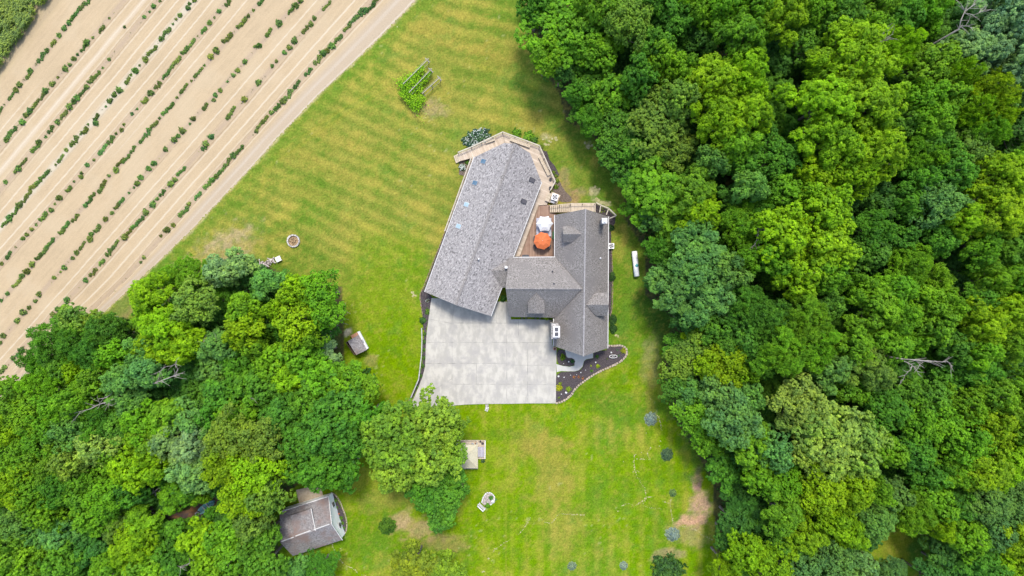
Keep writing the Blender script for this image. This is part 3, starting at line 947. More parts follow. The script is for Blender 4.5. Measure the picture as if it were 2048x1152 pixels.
# second chimney
c2 = P(1209.3, 441.3, 8.0)
c2m = MB().box((c2.x, c2.y, 5.6), (0.66, 0.66, 4.5)).build('chimney', M['grey'], house)
c2m['label'] = 'slim chimney with a white square cap'
MB().box((c2.x, c2.y, 7.92), (0.78, 0.78, 0.14)).build('chimney_cap', M['white'], c2m)
MB().lathe((c2.x, c2.y, 7.99), [(0.24, 0), (0.24, .12), (.26, .14), (.26, .2), (.1, .24)], 14).build('flue', M['white_metal'], c2m, True)

# skylights and vents
def on_west(x, y, side):
    d = (x - 1031) * .937 + (y - 288) * .348
    return 6 - 3 * abs(d) / (67 if side < 0 else 73)


dirv = Vector((0.348, 0.937, 0)).normalized()
for i, (x, y) in enumerate([(967.2, 323), (950.2, 366), (933.3, 409.3), (917.5, 452.6)]):
    z = on_west(x, y, -1)
    c = P(x, y, z + .03)
    slope = math.atan2(3, 67 * .08)
    up_ = Vector((dirv.y, -dirv.x, 0)) * math.cos(slope) + Vector((0, 0, math.sin(slope)))
    nrm = dirv.cross(up_)
    if nrm.z < 0:
        nrm = -nrm

    def quadslab(c, a, b, ha, hb, t, name, m, parent):
        mb = MB()
        n = a.cross(b).normalized()
        if n.z < 0:
            n = -n
        top = [c + a * sa * ha + b * sb * hb + n * t for sa, sb in ((-1, -1), (1, -1), (1, 1), (-1, 1))]
        lo = [p - n * (t + .12) for p in top]
        mb.add(top + lo, [(0, 1, 2, 3), (7, 6, 5, 4), (0, 4, 5, 1), (1, 5, 6, 2), (2, 6, 7, 3), (3, 7, 4, 0)])
        return mb.build(name, m, parent)
    fr_ = quadslab(c, dirv, up_, .36, .46, .10, 'skylight', M['gutter' if i > 1 else 'grey'], rw)
    quadslab(c, dirv, up_, .31, .41, .125, 'pane', M['sky_glass' if i < 2 else 'sky_glass_pale'], fr_)
for x, y in [(1063.8, 360.3), (1047.3, 403)]:
    z = on_west(x, y, 1)
    slope = math.atan2(3, 73 * .08)
    up2 = Vector((dirv.y, -dirv.x, 0)) * -math.cos(slope) + Vector((0, 0, math.sin(slope)))
    sk_ = quadslab(P(x, y, z + .03), dirv, up2, .34, .48, .14, 'skylight', M['dark'], rw)
    quadslab(P(x, y, z + .03), dirv, up2, .27, .41, .16, 'pane', M['smoke_glass'], sk_)
for x, y, z, r, m in [(1012.3, 534.9, 4.6, .19, 'white'), (1104.6, 543, 5.2, .1, 'dark'), (1107.6, 568, 6.7, .14, 'dark'), (1200.3, 516.5, 4.6, .1, 'white'), (957.5, 518.3, 5.8, .1, 'white')]:
    c = P(x, y, z)
    MB().lathe((c.x, c.y, z - .5), [(r, 0), (r, .75), (r * 1.25, .8), (r * 1.25, .92), (r * .3, .98)], 12).build('vent_pipe', M[m], house, True)
# garage doors, door and windows of the house, on the sides the photo looks away from
gw = MB()
A, B = P(SW[0], SW[1], 3), P(SE[0], SE[1], 3)
d = (B - A).normalized()
nrm = Vector((d.y, -d.x, 0))
for t in (0.27, 0.72):
    c = A.lerp(B, t) - nrm * 0.36
    mb = MB()
    for k in range(4):
        mb.box((c.x, c.y, 0.4 + .56 * k), (3.4, 0.08, 0.52), math.atan2(d.y, d.x))
    mb.build('garage_door', M['white'], house)
for x in (1035, 1094):
    c = P(x, 630.5, 0)
    w = MB().box((c.x, c.y - .1, 1.7), (1.2, .12, 1.3)).build('window', M['white'], house)
    MB().box((c.x, c.y - .17, 1.7), (1.02, .06, 1.12)).build('pane', M['glass'], w)
for y in (470, 540, 600, 660):
    c = P(1211, y, 0)
    w = MB().box((c.x, c.y, 1.7), (.14, 1.1, 1.3)).build('window', M['white'], house)
    MB().box((c.x + .06, c.y, 1.7), (.08, .92, 1.12)).build('pane', M['glass'], w)
c = P(1165, 690, 0)
dd = MB().box((c.x, c.y - .35, 1.15), (1.0, .1, 2.1)).build('door', M['timber_side'], house)
MB().box((c.x + .38, c.y - .43, 1.1), (.06, .08, .14)).build('handle', M['gutter'], dd)

# ------------------------------------------------------------------ decks
def railing(pts, z0, h=0.95, parent=None, post_every=1.7, m='rail_pale', w=0.15):
    mb = MB()
    for i in range(len(pts) - 1):
        a, b = P(*pts[i], z0), P(*pts[i + 1], z0)
        mb.beam(a + Vector((0, 0, h)), b + Vector((0, 0, h)), w, 0.05)
        mb.beam(a + Vector((0, 0, h * .45)), b + Vector((0, 0, h * .45)), 0.04, 0.04)
        n = max(1, int((b - a).length / post_every))
        for k in range(n + 1):
            p = a.lerp(b, k / n)
            mb.box((p.x, p.y, z0 + h / 2 - .1), (.1, .1, h + .2))
    return mb.build('railing', M[m], parent)


ZD = 0.8
deck = thing('deck', P(1000, 300), 'pale board walkway deck wrapping the north end of the long left wing', 'deck')
OUT = [(890.5, 463, ZD), (943.5, 316, ZD), (921.8, 321.5, ZD), (917, 306.8, ZD), (943, 296.4, ZD), (1005.5, 266.5, ZD), (1078.5, 293.5, ZD), (1110, 364.5, ZD), (1100, 382.5, ZD), (1094, 409.5, ZD), (1077, 410.5, ZD), (1040, 512, ZD), (1028, 514, ZD)]
mb = MB()
mb.slab([P(*p) for p in [(890.5, 463, ZD), (943.5, 316, ZD), (921.8, 321.5, ZD), (917, 306.8, ZD), (943, 296.4, ZD), (1005.5, 266.5, ZD), (1012, 300, ZD), (955, 330, ZD), (905, 463, ZD)]], .18)
mb.build('deck_boards', M['deck_pale'], deck)
mb = MB()
mb.slab([P(*p) for p in [(1006, 266.5, ZD), (1078.5, 293.5, ZD), (1110, 364.5, ZD), (1100, 382.5, ZD), (1094, 409.5, ZD), (1077, 410.5, ZD), (1040, 512, ZD), (1024, 514, ZD), (1060, 420, ZD), (1070, 370, ZD), (1050, 318, ZD), (1012.5, 300, ZD)]], .18)
mb.build('deck_boards', M['deck_pale2'], deck)
mb = MB()
for a, b in zip(OUT[:-2], OUT[1:-1]):
    A, B = P(*a), P(*b)
    mb.beam(A + Vector((0, 0, -.5)), B + Vector((0, 0, -.5)), .06, .6)
mb.build('skirt', M['timber_side'], deck)
railing([(890.5, 463), (943.2, 317)], ZD, parent=deck)
railing([(917, 306.8), (943, 296.4), (1005.5, 266.5), (1078.5, 293.5), (1110, 364.5), (1100, 382.5)], ZD, parent=deck)
st_ = MB()
for k in range(3):
    a, b = P(917 - 3.2 * k, 307 + 1.2 * k, ZD), P(921.8 - 3.2 * k, 321.5 + 1.2 * k, ZD)
    st_.beam(a + Vector((-.15, -.05, -.1 - .2 * k)), b + Vector((-.15, -.05, -.1 - .2 * k)), .34, .06)
st_.build('step', M['wood_pale'], deck)


def deck_bench(a, b, label, w=.48):
    A, B = P(*a, ZD), P(*b, ZD)
    t = thing('bench', (A + B) / 2, label, 'bench', 'timber benches along the deck rail')
    mb = MB()
    d = (B - A).normalized()
    u = Vector((-d.y, d.x, 0))
    for k in (-1, 0, 1):
        mb.beam(A + u * k * w / 3 + Vector((0, 0, .45)), B + u * k * w / 3 + Vector((0, 0, .45)), w / 3 - .02, .05)
    mb.build('seat', M['wood_pale'], t)
    for s in (.06, .5, .94):
        p = A.lerp(B, s)
        MB().box((p.x, p.y, ZD + .2), (.09, .36, .42), math.atan2(d.y, d.x)).build('leg', M['timber_side'], t)
    return t


deck_bench((1020, 279.5), (1060, 294), 'long timber bench along the top right rail of the deck')
deck_bench((1078.6, 313), (1098, 351.5), 'long timber bench along the right-hand rail of the deck')
deck_bench((971, 285.5), (990, 278.8), 'short timber bench by the upper left deck rail')
deck_bench((1099.8, 387), (1093, 403), 'short wide timber bench beside the air conditioner platform', .62)


def pot(x, y, z, r, h, m, label, plant=None, name='planter'):
    c = P(x, y, z)
    t = thing(name, c, label, 'plant pot')
    MB().lathe(c, [(r * .7, 0), (r, h), (r * 1.08, h), (r * 1.08, h + .04), (r * .85, h + .04), (r * .8, h - .05)], 14).build('pot', M[m], t, True)
    MB().lathe(c, [(r * .8, h - .07), (r * .8, h - .06), (.01, h - .02)], 12).build('soil', M['mulch'], t)
    return t


pot(1101, 358.5, ZD, .22, .38, 'dark', 'upper of two dark round pots by the right deck rail')
pot(1100.6, 376.2, ZD, .22, .38, 'dark', 'lower of two dark round pots by the right deck rail')
pot(1109.4, 697, .1, .26, .45, 'terracotta', 'terracotta pot with a pale top at the house corner by the driveway')

# brown deck
ZB = 0.62
bd = thing('deck', P(1085, 470), 'reddish brown board deck carrying the white and orange umbrellas', 'deck')
mb = MB()
mb.slab([P(*p, ZB) for p in [(1077, 410), (1099, 410), (1100, 425), (1113, 428), (1113, 516), (1030, 516), (1041, 511)]], .2)
mb.build('deck_boards', M['deck_brown'], bd)
mb = MB()
mb.beam(P(1077.6, 410.8, .74), P(1041, 511, .74), .14, .2)
mb.build('edge_board', M['timber_side'], bd)

# stairs and landing
stt = thing('staircase', P(1140, 414), 'pale timber stair and landing running along the north gable of the main house', 'stairs')
nst = 11
for k in range(nst):
    x0 = 1099.4 + (1141.7 - 1099.4) * k / nst
    x1 = 1099.4 + (1141.7 - 1099.4) * (k + 1) / nst
    z = ZB + .16 + (2.2 - ZB - .16) * (k + 1) / (nst + 1)
    yk = 411.0 - 4.0 * k / nst
    MB().slab([P(x0 + .5, yk, z), P(x1 - .5, yk, z), P(x1 - .5, 424.5, z), P(x0 + .5, 425, z)], .07).build('step', M['deck_pale3' if 0 else 'wood_pale'], stt)
mb = MB()
mb.slab([P(1141.8, 407, 2.2), P(1190.3, 407, 2.2), P(1190.3, 423, 2.2), P(1142, 423.5, 2.2)], .15)
mb.build('landing', M['deck_pale3'], stt)
mb = MB()
mb.beam(P(1099.4, 411.3, ZB + 1.1), P(1141.7, 407, 3.1), .10, .06)
mb.beam(P(1141.7, 407, 3.1), P(1190.5, 406.5, 3.1), .10, .06)
mb.beam(P(1190.5, 406.5, 3.1), P(1190.5, 424, 3.1), .10, .06)
for x, y, zt in [(1099.4, 411.3, ZB + 1.1), (1120, 409, 2.4), (1141.7, 407, 3.1), (1166, 406.8, 3.1), (1190.5, 406.5, 3.1)]:
    p = P(x, y, zt)
    mb.box((p.x, p.y, zt / 2), (.1, .1, zt))
mb.build('railing', M['wood_pale'], stt)
mb = MB()
mb.beam(P(1099.4, 425, ZB + .1), P(1141.7, 424, 2.1), .05, .25)
mb.beam(P(1099.4, 418, ZB - .25), P(1141.7, 416, 1.85), 1.05, .06)  # added dark backing sheet: makes shade lines show between the treads
mb.build('stringer_and_dark_backing', M['timber_side'], stt)

fz = thing('fence', P(1212, 424), 'pale rail fence with cross bars over the mulch bed at the north-east house corner', 'fence')
railing([(1191, 407), (1199.7, 411.7), (1215.3, 418.2), (1230.3, 432.5), (1217.8, 438)], 0.05, 1.2, fz, 1.4)
railing([(1199.7, 411.7), (1197.6, 426)], 0.05, 1.2, fz, 1.4)
railing([(1215.3, 418.2), (1210.8, 430.5)], 0.05, 1.2, fz, 1.4)


# umbrellas
def umbrella(x, y, r, n, m, label, scallop, rot, tilt=0.0):
    c = P(x, y, ZB)
    t = thing('patio_umbrella', c, label, 'umbrella', None)
    zt = 2.55
    mb = MB()
    vs = [(c.x, c.y, ZB + zt)]
    seg = n * 6
    for ring, fz_ in ((.5, .22), (1.0, .52)):
        for k in range(seg):
            a = 2 * math.pi * k / seg + rot
            ph = (k % 6) / 6.0
            e = 1 - scallop * math.sin(math.pi * ph) * ring
            polyr = math.cos(math.pi / n) / math.cos((ph - .5) * 2 * math.pi / n)
            rr_ = r * ring * polyr * e
            vs.append((c.x + rr_ * math.cos(a), c.y + rr_ * math.sin(a), ZB + zt - fz_ * ring - .04 * math.sin(math.pi * ph)))
    fs = []
    for k in range(seg):
        k2 = (k + 1) % seg
        fs.append((0, 1 + k, 1 + k2))
        fs.append((1 + k, 1 + seg + k, 1 + seg + k2, 1 + k2))
    mb.add(vs, fs)
    cn = mb.build('canopy', M[m], t)
    MB().lathe((c.x, c.y, ZB + zt - .02), [(.05, 0), (.04, .1), (.01, .16)], 8).build('finial', M['gutter'], t)
    MB().tube([(c.x, c.y, ZB), (c.x, c.y, ZB + zt)], .03).build('pole', M['grey'], t)
    mb = MB()
    for k in range(n):
        a = 2 * math.pi * k / n + rot
        mb.beam((c.x, c.y, ZB + zt - .06), (c.x + r * .97 * math.cos(a), c.y + r * .97 * math.sin(a), ZB + zt - .56), .02, .02)
    mb.build('ribs', M['grey'], t)
    MB().lathe((c.x, c.y, ZB), [(.3, 0), (.3, .08), (.06, .14)], 14).build('base', M['dark'], t)
    return t


umbrella(1087.9, 449.7, 1.36, 6, 'canvas', 'white six sided umbrella open over the brown deck', 0.10, 0.02)
umbrella(1083.8, 483.3, 1.40, 8, 'orange', 'orange umbrella open over the brown deck, below the white one', 0.02, math.radians(10))


def table(x, y, sx, sy, z0, h, m, label, rz=0.0):
    c = P(x, y, z0)
    t = thing('patio_table', c, label, 'table')
    MB().box((c.x, c.y, z0 + h), (sx, sy, .05), rz).build('table_top', M[m], t)
    for a in (-1, 1):
        for b in (-1, 1):
            MB().box((c.x + a * (sx / 2 - .08), c.y + b * (sy / 2 - .08), z0 + h / 2), (.05, .05, h)).build('leg', M['dark'], t)
    return t


table(1087.3, 455, 2.35, 2.9, ZB, .68, 'lavender', 'grey rectangular table under the white umbrella')
table(1083.8, 483, 1.4, 1.5, ZB, .68, 'dark', 'dark square table under the orange umbrella')


def chair(x, y, rz, label, z0=ZB, m='dark', w=.62):
    c = P(x, y, z0)
    t = thing('patio_chair', c, label, 'chair', 'dark patio chairs around the orange umbrella')
    from mathutils import Matrix
    R = Matrix.Rotation(rz, 3, 'Z')

    def b(name, o, s):
        q = R @ Vector(o)
        MB().box((c.x + q.x, c.y + q.y, z0 + o[2]), s, rz).build(name, M[m], t)
    b('seat', (0, 0, .42), (w, w, .08))
    b('backrest', (0, -w / 2, .68), (w, .06, .5))
    for s in (-1, 1):
        b('armrest', (s * w / 2, 0, .62), (.06, w, .05))
        for q in (-1, 1):
            b('leg', (s * w / 2, q * w / 2 * .9, .2), (.04, .04, .42))
    return t


chair(1071, 477, math.radians(-90), 'dark patio chair at the upper left of the orange umbrella')
chair(1071.5, 493, math.radians(-60), 'dark patio chair at the lower left of the orange umbrella')
chair(1097, 477, math.radians(90), 'dark patio chair at the upper right of the orange umbrella')
chair(1096.5, 493, math.radians(60), 'dark patio chair at the lower right of the orange umbrella')
c = P(1107.6, 471, ZB)
gb = thing('storage_box', c, 'narrow green box against the wall right of the umbrellas', 'box')
MB().box((c.x, c.y, ZB + .25), (.42, 1.15, .5)).build('body', M['green_box'], gb)
MB().box((c.x, c.y, ZB + .53), (.46, 1.2, .06)).build('lid', M['green_box'], gb)
c = P(1051, 512, ZB)
gr = thing('barbecue', c, 'black narrow barbecue against the wall at the foot of the brown deck', 'barbecue')
MB().box((c.x, c.y, ZB + .6), (1.1, .3, .5)).build('body', M['dark'], gr)
MB().box((c.x, c.y, ZB + .9), (.6, .34, .16)).build('lid', M['dark'], gr)
for s in (-1, 1):
    MB().box((c.x + .45 * s, c.y, ZB + .18), (.05, .25, .36)).build('leg', M['grey'], gr)


# air conditioners
def aircon(x, y, w, rz, label, z0=0.0, h=.85, m='white_metal'):
    c = P(x, y, z0)
    t = thing('air_conditioner', c, label, 'air conditioner')
    MB().box((c.x, c.y, z0 + h / 2), (w, w, h), rz).build('casing', M[m], t)
    MB().lathe((c.x, c.y, z0 + h), [(w * .43, 0), (w * .43, .03), (w * .40, .03)], 20).build('grille', M['dark'], t)
    mb = MB()
    for k in range(4):
        a = rz + k * math.pi / 2
        for q in (0,):
            p0 = Vector((c.x, c.y, z0 + h + .05))
            d1 = Vector((math.cos(a), math.sin(a), 0))
            d2 = Vector((math.cos(a + .75), math.sin(a + .75), 0))
            mb.add([p0 + d1 * w * .08, p0 + d1 * w * .40, p0 + d2 * w * .40, p0 + d2 * w * .08], [(0, 1, 2, 3)])
    mb.build('fan_blades', M['gutter'], t)
    return t


pl = thing('platform', P(1108.5, 396), 'square pale timber platform beside the right deck corner', 'platform')
MB().slab([P(x, y, .55) for x, y in [(1103.5, 383), (1121, 390.5), (1114, 408), (1096.5, 404.5)]], .12).build('boards', M['wood_pale'], pl)
for x, y in [(1104, 385), (1119, 391), (1113, 406), (1098, 403)]:
    c = P(x, y)
    MB().box((c.x, c.y, .22), (.1, .1, .44)).build('leg', M['timber_side'], pl)
aircon(1109.2, 395.5, 1.0, math.radians(-20), 'white air conditioner on the timber platform by the deck corner', .55, .8)
c = P(1105, 404, .55)
tb = thing('cooler_box', c, 'small grey box at the foot of the white unit on the platform', 'box')
MB().box((c.x, c.y, .55 + .17), (.62, .36, .34), math.radians(-20)).build('body', M['lavender'], tb)
MB().box((c.x, c.y, .55 + .37), (.66, .4, .06), math.radians(-20)).build('lid', M['grey'], tb)
aircon(1221.3, 492.5, .86, 0, 'pale air conditioner against the right wall of the main house')

# propane tank
A, B = P(1268.8, 502.5, .7), P(1273.6, 552.5, .7)
tk = thing('propane_tank', (A + B) / 2 - Vector((0, 0, .7)), 'long white propane tank on the grass between the house and the wood', 'tank')
d = (B - A).normalized()
r = .43
pts, rads = [], []
for k in range(6):
    a = math.pi / 2 * k / 5
    pts.append(A + d * r * .7 * (1 - math.sin(a)) - d * 0)
    rads.append(max(.02, r * math.cos(math.pi / 2 - a)))
pts2 = [B - (p - A) for p in pts][::-1]
MB().tube(pts + pts2, rads + rads[::-1], 18).build('vessel', M['white_metal'], tk, True)
c = A.lerp(B, .57)
MB().lathe((c.x + .08, c.y, 1.08), [(.24, 0), (.24, .14), (.18, .2), (.04, .22)], 14).build('valve_dome', M['teal'], tk, True)
for s in (.18, .82):
    p = A.lerp(B, s)
    MB().box((p.x, p.y, .16), (.8, .22, .34)).build('saddle', M['grey'], tk)

# well cover
c = P(1184.7, 262.5)
wc = thing('well_cover', c, 'round teal lid on the grass at the edge of the wood', 'lid')
MB().lathe(c, [(.34, 0), (.34, .3), (.2, .38), (.04, .42)], 18).build('lid', M['teal'], wc, True)
MB().lathe(c, [(.42, 0), (.42, .08), (.35, .1)], 18).build('ring', M['grey'], wc)

# handrail fence by the driveway
fn = thing('fence', P(844, 690), 'low pale rail fence running down the left side of the driveway', 'fence')
railing([(844.5, 656), (845.3, 680), (844.3, 710), (838.7, 757), (821, 799)], .0, .8, fn, 2.0, 'fence_grey', .16)
railing([(821, 799), (800, 808.5)], .0, .8, fn, 2.0, 'timber_side', .16)
c = P(974, 814.5)
ds = thing('stone_drain', c, 'small pale stone drain block at the lower edge of the driveway', 'drain')
MB().box((c.x, c.y, .08), (.5, .9, .16)).build('block', M['stone'], ds)
for k in range(5):
    MB().blob((c.x + rnd.uniform(-.25, .25), c.y - .2 + rnd.uniform(-.4, .4), .16), .12, k).build('stone', M['rock'], ds)

# fire pit
c = P(587.5, 482)
fp = thing('fire_pit', c, 'round stone fire pit filled with brown wood on the upper lawn', 'fire pit')
ring = MB()
for k in range(22):
    a = 2 * math.pi * k / 22
    ring.box((c.x + .92 * math.cos(a), c.y + .92 * math.sin(a), .17 + rnd.uniform(-.02, .03)), (.26, .24 * rnd.uniform(.8, 1.1), .34), a + math.pi / 2 + rnd.uniform(-.1, .1))
ring.build('stone_ring', M['stone'], fp)
MB().lathe(c, [(.82, 0), (.82, .05), (.01, .07)], 20).build('ash_bed', M['brown_wood'], fp)
lg = MB()
for k in range(26):
    a, q = rnd.uniform(0, 6.28), rnd.uniform(0, .5)
    b_ = rnd.uniform(0, 3.14)
    x0, y0 = c.x + q * math.cos(a), c.y + q * math.sin(a)
    lg.tube([(x0 - .3 * math.cos(b_), y0 - .3 * math.sin(b_), .10 + .25 * rnd.random()), (x0 + .3 * math.cos(b_), y0 + .3 * math.sin(b_), .12 + .25 * rnd.random())], .04, 5)
lg.build('wood', M['brown_wood'], fp)

# woodpile and white seat
A, B = P(519, 529.5), P(549, 521.5)
wp = thing('log_pile', (A + B) / 2, 'loose pile of grey and brown logs beside the pale green tree', 'log pile')
for k in range(34):
    t = rnd.random()
    p = A.lerp(B, t) + Vector((rnd.uniform(-.1, .1), rnd.uniform(-.45, .45), 0))
    a = rnd.uniform(-.9, .9) + math.atan2(B.y - A.y, B.x - A.x) + (math.pi / 2 if rnd.random() < .4 else 0)
    L = rnd.uniform(.25, .6)
    z = .1 + rnd.random() * .4
    MB().tube([(p.x - L * math.cos(a), p.y - L * math.sin(a), z), (p.x + L * math.cos(a), p.y + L * math.sin(a), z + rnd.uniform(-.08, .08))], rnd.uniform(.05, .11), 6).build('log', M['log'], wp)
c = P(559, 518.3)
ws = thing('garden_table', c, 'white square table at the right end of the log pile', 'table')
MB().box((c.x, c.y, .62), (.85, .8, .06), math.radians(25)).build('table_top', M['white'], ws)
MB().box((c.x - .05, c.y + .12, .67), (.5, .06, .05), math.radians(25)).build('slot', M['grey'], ws)
for a in range(4):
    q = math.radians(25 + 45 + 90 * a)
    MB().box((c.x + .48 * math.cos(q), c.y + .48 * math.sin(q), .3), (.07, .07, .6)).build('leg', M['white'], ws)

# gravel seat
c = P(977, 998)
patch('gravel_patch', smooth_loop([(962, 1005), (966, 992), (974, 985), (983, 986), (989, 993), (988, 1004), (980, 1009), (970, 1012)], 2), .03, M['gravel'], .05)
edging([(964, 1003), (967, 992), (974, 984.5), (983, 985.5), (989.5, 993), (989, 1003), (981, 1009)], 'ring of small stones around the gravel patch on the lower lawn', M['rock'], .35, .16, .1)
A, B = P(955.5, 1008.5), P(967, 1019.5)
sb_ = thing('garden_bench', (A + B) / 2, 'white garden bench at the edge of the gravel patch', 'bench')
dd_ = (B - A).normalized()
uu = Vector((-dd_.y, dd_.x, 0))
if uu.y < 0:
    uu = -uu
MB().beam(A + Vector((0, 0, .8)), B + Vector((0, 0, .8)), .12, .34).build('backrest', M['white'], sb_)
MB().beam(A + uu * .28 + Vector((0, 0, .42)), B + uu * .28 + Vector((0, 0, .42)), .4, .05).build('seat', M['fence_grey'], sb_)
for p in (A, B):
    MB().beam(p + Vector((0, 0, .6)), p + uu * .5 + Vector((0, 0, .6)), .07, .06).build('armrest', M['white'], sb_)
    MB().box((p.x, p.y, .3), (.07, .07, .6)).build('leg', M['white'], sb_)
    MB().box((p.x + uu.x * .48, p.y + uu.y * .48, .3), (.07, .07, .6)).build('leg', M['white'], sb_)
c = P(986, 1002.5)
stn = thing('stone_block', c, 'white stone block on the right edge of the gravel patch', 'stone')
MB().blob((c.x, c.y, .14), .32, 3, .7).build('stone', M['rock'], stn)

# ------------------------------------------------------------------ gazebo
gz = thing('gazebo', P(934, 906), 'small gazebo with a tan hipped roof beside the big tree on the lower lawn', 'gazebo')
e, rz_ = 2.6, 3.5
cs = [(910.5, 889.8, e), (954.8, 889.8, e), (954.8, 935.3, e), (910.5, 935.3, e)]
ra, rb = (923, 913.8, rz_), (932.3, 913.8, rz_)
for nm, poly in [('a', [cs[0], cs[1], rb, ra]), ('b', [cs[1], cs[2], rb]), ('c', [cs[2], cs[3], ra, rb]), ('d', [cs[3], cs[0], ra])]:
    MB().slab([P(*p) for p in poly], .07).build('roof_panel', M['tan_metal'], gz)
mb = MB()
for i in range(4):
    mb.beam(P(*cs[i]) - Vector((0, 0, .05)), P(*cs[(i + 1) % 4]) - Vector((0, 0, .05)), .1, .16)
for a, b in [(cs[0], ra), (cs[1], rb), (cs[2], rb), (cs[3], ra), (ra, rb)]:
    mb.beam(P(*a) + Vector((0, 0, .03)), P(*b) + Vector((0, 0, .03)), .07, .05)
mb.build('trim', M['tan_metal'], gz)
for x, y, z in cs:
    p = P(x, y, z)
    q = P(932, 912, z)
    p = p.lerp(q, .09)
    MB().box((p.x, p.y, 1.3), (.12, .12, 2.5)).build('post', M['white'], gz)
mb = MB()
mb.slab([P(x, y, .35) for x, y in [(908, 880.5), (971, 880.5), (970.5, 918), (955.8, 918), (955.8, 938), (908, 938)]], .2)
mb.build('floor', M['wood_pale'], gz)
MB().beam(P(970.4, 881, .5), P(970, 917.5, .5), .12, .25).build('edge_board', M['white'], gz)
MB().beam(P(908, 881, .5), P(970, 881, .5), .1, .2).build('edge_board', M['wood_pale'], gz)
c = P(962, 902.5, .35)
be = thing('slatted_bench', c, 'grey slatted bench on the gazebo floor right of the tan roof', 'bench')
MB().box((c.x, c.y, .35 + .42), (1.0, 1.6, .06)).build('seat', M['grey_slat'], be)
for a in (-1, 1):
    for b in (-1, 1):
        MB().box((c.x + .42 * a, c.y + .7 * b, .35 + .2), (.08, .08, .4)).build('leg', M['timber_side'], be)
pot(965.3, 886, .35, .2, .3, 'dark', 'dark round pot at the top right corner of the gazebo floor')
pot(952.3, 886.5, .35, .17, .3, 'terracotta', 'brown pot above the tan gazebo roof')
pot(961, 882, .35, .15, .3, 'dark', 'small dark pot on the top edge of the gazebo floor')
c = P(918.5, 887, .35)
lt = thing('garden_lantern', c, 'dark triangular lantern at the top left of the gazebo floor', 'lantern')
MB().lathe(c, [(.12, 0), (.12, .4), (.34, .42), (.03, .7)], 4).build('lantern_body', M['dark'], lt)
c = P(945, 887.5, .35)
sh = thing('garden_ornament', c, 'small grey ornament between the lantern and the brown pot', 'ornament')
MB().blob((c.x, c.y, .5), .2, 5, .8).build('ornament_body', M['grey'], sh)

# ------------------------------------------------------------------ garage at the lower left
ga = thing('detached_garage', P(630, 1042), 'detached building with weathered brown-grey gable roof and white end wall in the lower left', 'garage')
e, q = 2.7, 5.0
NWg, NEg, RE, RWg, SEg, SWg = (559.2, 1024.2, e), (657, 992.5, e), (663.2, 1048, q), (560.7, 1085.4, q), (684.6, 1079.8, e), (585.7, 1112, e)
gr_ = roofpart('roof', [[NWg, NEg, RE, RWg], [RE, SEg, SWg, RWg]], M['shingle_old'], ga, .16)
wl = walls([NWg, NEg, (663.2, 1048, q), SEg, SWg, (560.7, 1085.4, q)], M['wall_white'], ga, inset=.22, drop=.2)
dq = roofpart('dormer', [[(580.6, 1030.8, 3.95), (621.9, 1017.5, 3.95), (631, 1061, 5.12), (589.5, 1075, 5.12)]], M['shingle_old'], ga, .45)
dq['label'] = 'raised flat dormer on the upper slope'
mb = MB()
mb.beam(P(622.4, 1017, 3.9), P(631.4, 1061, 5.05), .07, .26)
mb.build('trim', M['white'], dq)
mb = MB()
A, B = P(*RWg), P(*RE)
dw = (B - A)
for t0, t1 in [(.03, .27), (.31, .60), (.66, .97)]:
    off = Vector((-.05, .12, .10)) if t0 != .31 else Vector((-.05, .2, .16))
    mb.beam(A + dw * t0 + off, A + dw * t1 + off, .16, .06)
mb.build('ridge_cap', M['gutter'], gr_)
mb = MB()
for a, b in [(NEg, RE), (RE, SEg)]:
    mb.beam(P(*a) + Vector((.03, 0, .0)), P(*b) + Vector((.03, 0, .0)), .08, .2)
mb.beam(P(*NWg), P(*NEg), .1, .14)
mb.build('trim', M['white'], ga)
# windows on the white end wall
WN, WS = P(657, 992.5, e), P(684.6, 1079.8, e)
dl = (WS - WN).normalized()
outw = Vector((-dl.y, dl.x, 0))
if outw.x < 0:
    outw = -outw
for t in (.24, .72):
    p = WN.lerp(WS, t) - outw * .10
    f_ = MB().box((p.x, p.y, 1.55), (.72, .05, .95), math.atan2(dl.y, dl.x)).build('window', M['white'], ga)
    MB().box((p.x + outw.x * .05, p.y + outw.y * .05, 1.55), (.66, .10, .88), math.atan2(dl.y, dl.x)).build('pane', M['glass'], f_)

# ------------------------------------------------------------------ small shed
sd_ = thing('garden_shed', P(714, 688), 'small shed with a brown-grey roof and a white strip down its right side', 'shed')
hz = 2.3
rf = roofpart('roof', [[(695.2, 682.5, 2.1), (717.2, 669.5, hz), (733.6, 699.8, hz), (712.5, 709.9, 2.1)]], M['shingle_old'], sd_, .1)
q_ = [P(697, 683, 0), P(717.5, 671.5, 0), P(735, 698.5, 0), P(714, 708, 0)]
mb = MB()
t_ = [v + Vector((0, 0, z)) for v, z in zip(q_, (1.95, 2.15, 2.15, 1.95))]
mb.add(q_ + t_, [(0, 1, 5, 4), (1, 2, 6, 5), (2, 3, 7, 6), (3, 0, 4, 7)])
mb.build('wall', M['timber_side'], sd_)
MB().slab([P(x, y, .3) for x, y in [(701, 671), (717.5, 662.8), (720.5, 669), (704.5, 678)]], .15).build('porch', M['terracotta'], sd_)
MB().slab([P(x, y, .55) for x, y in [(714.5, 664), (718.5, 662.2), (736.5, 696.5), (733, 699)]], .5).build('side_ledge', M['white'], sd_)
MB().slab([P(x, y, .75) for x, y in [(723, 679.5), (725, 678.5), (728.3, 684.3), (726.3, 685.3)]], .12).build('hatch', M['grey'], sd_)

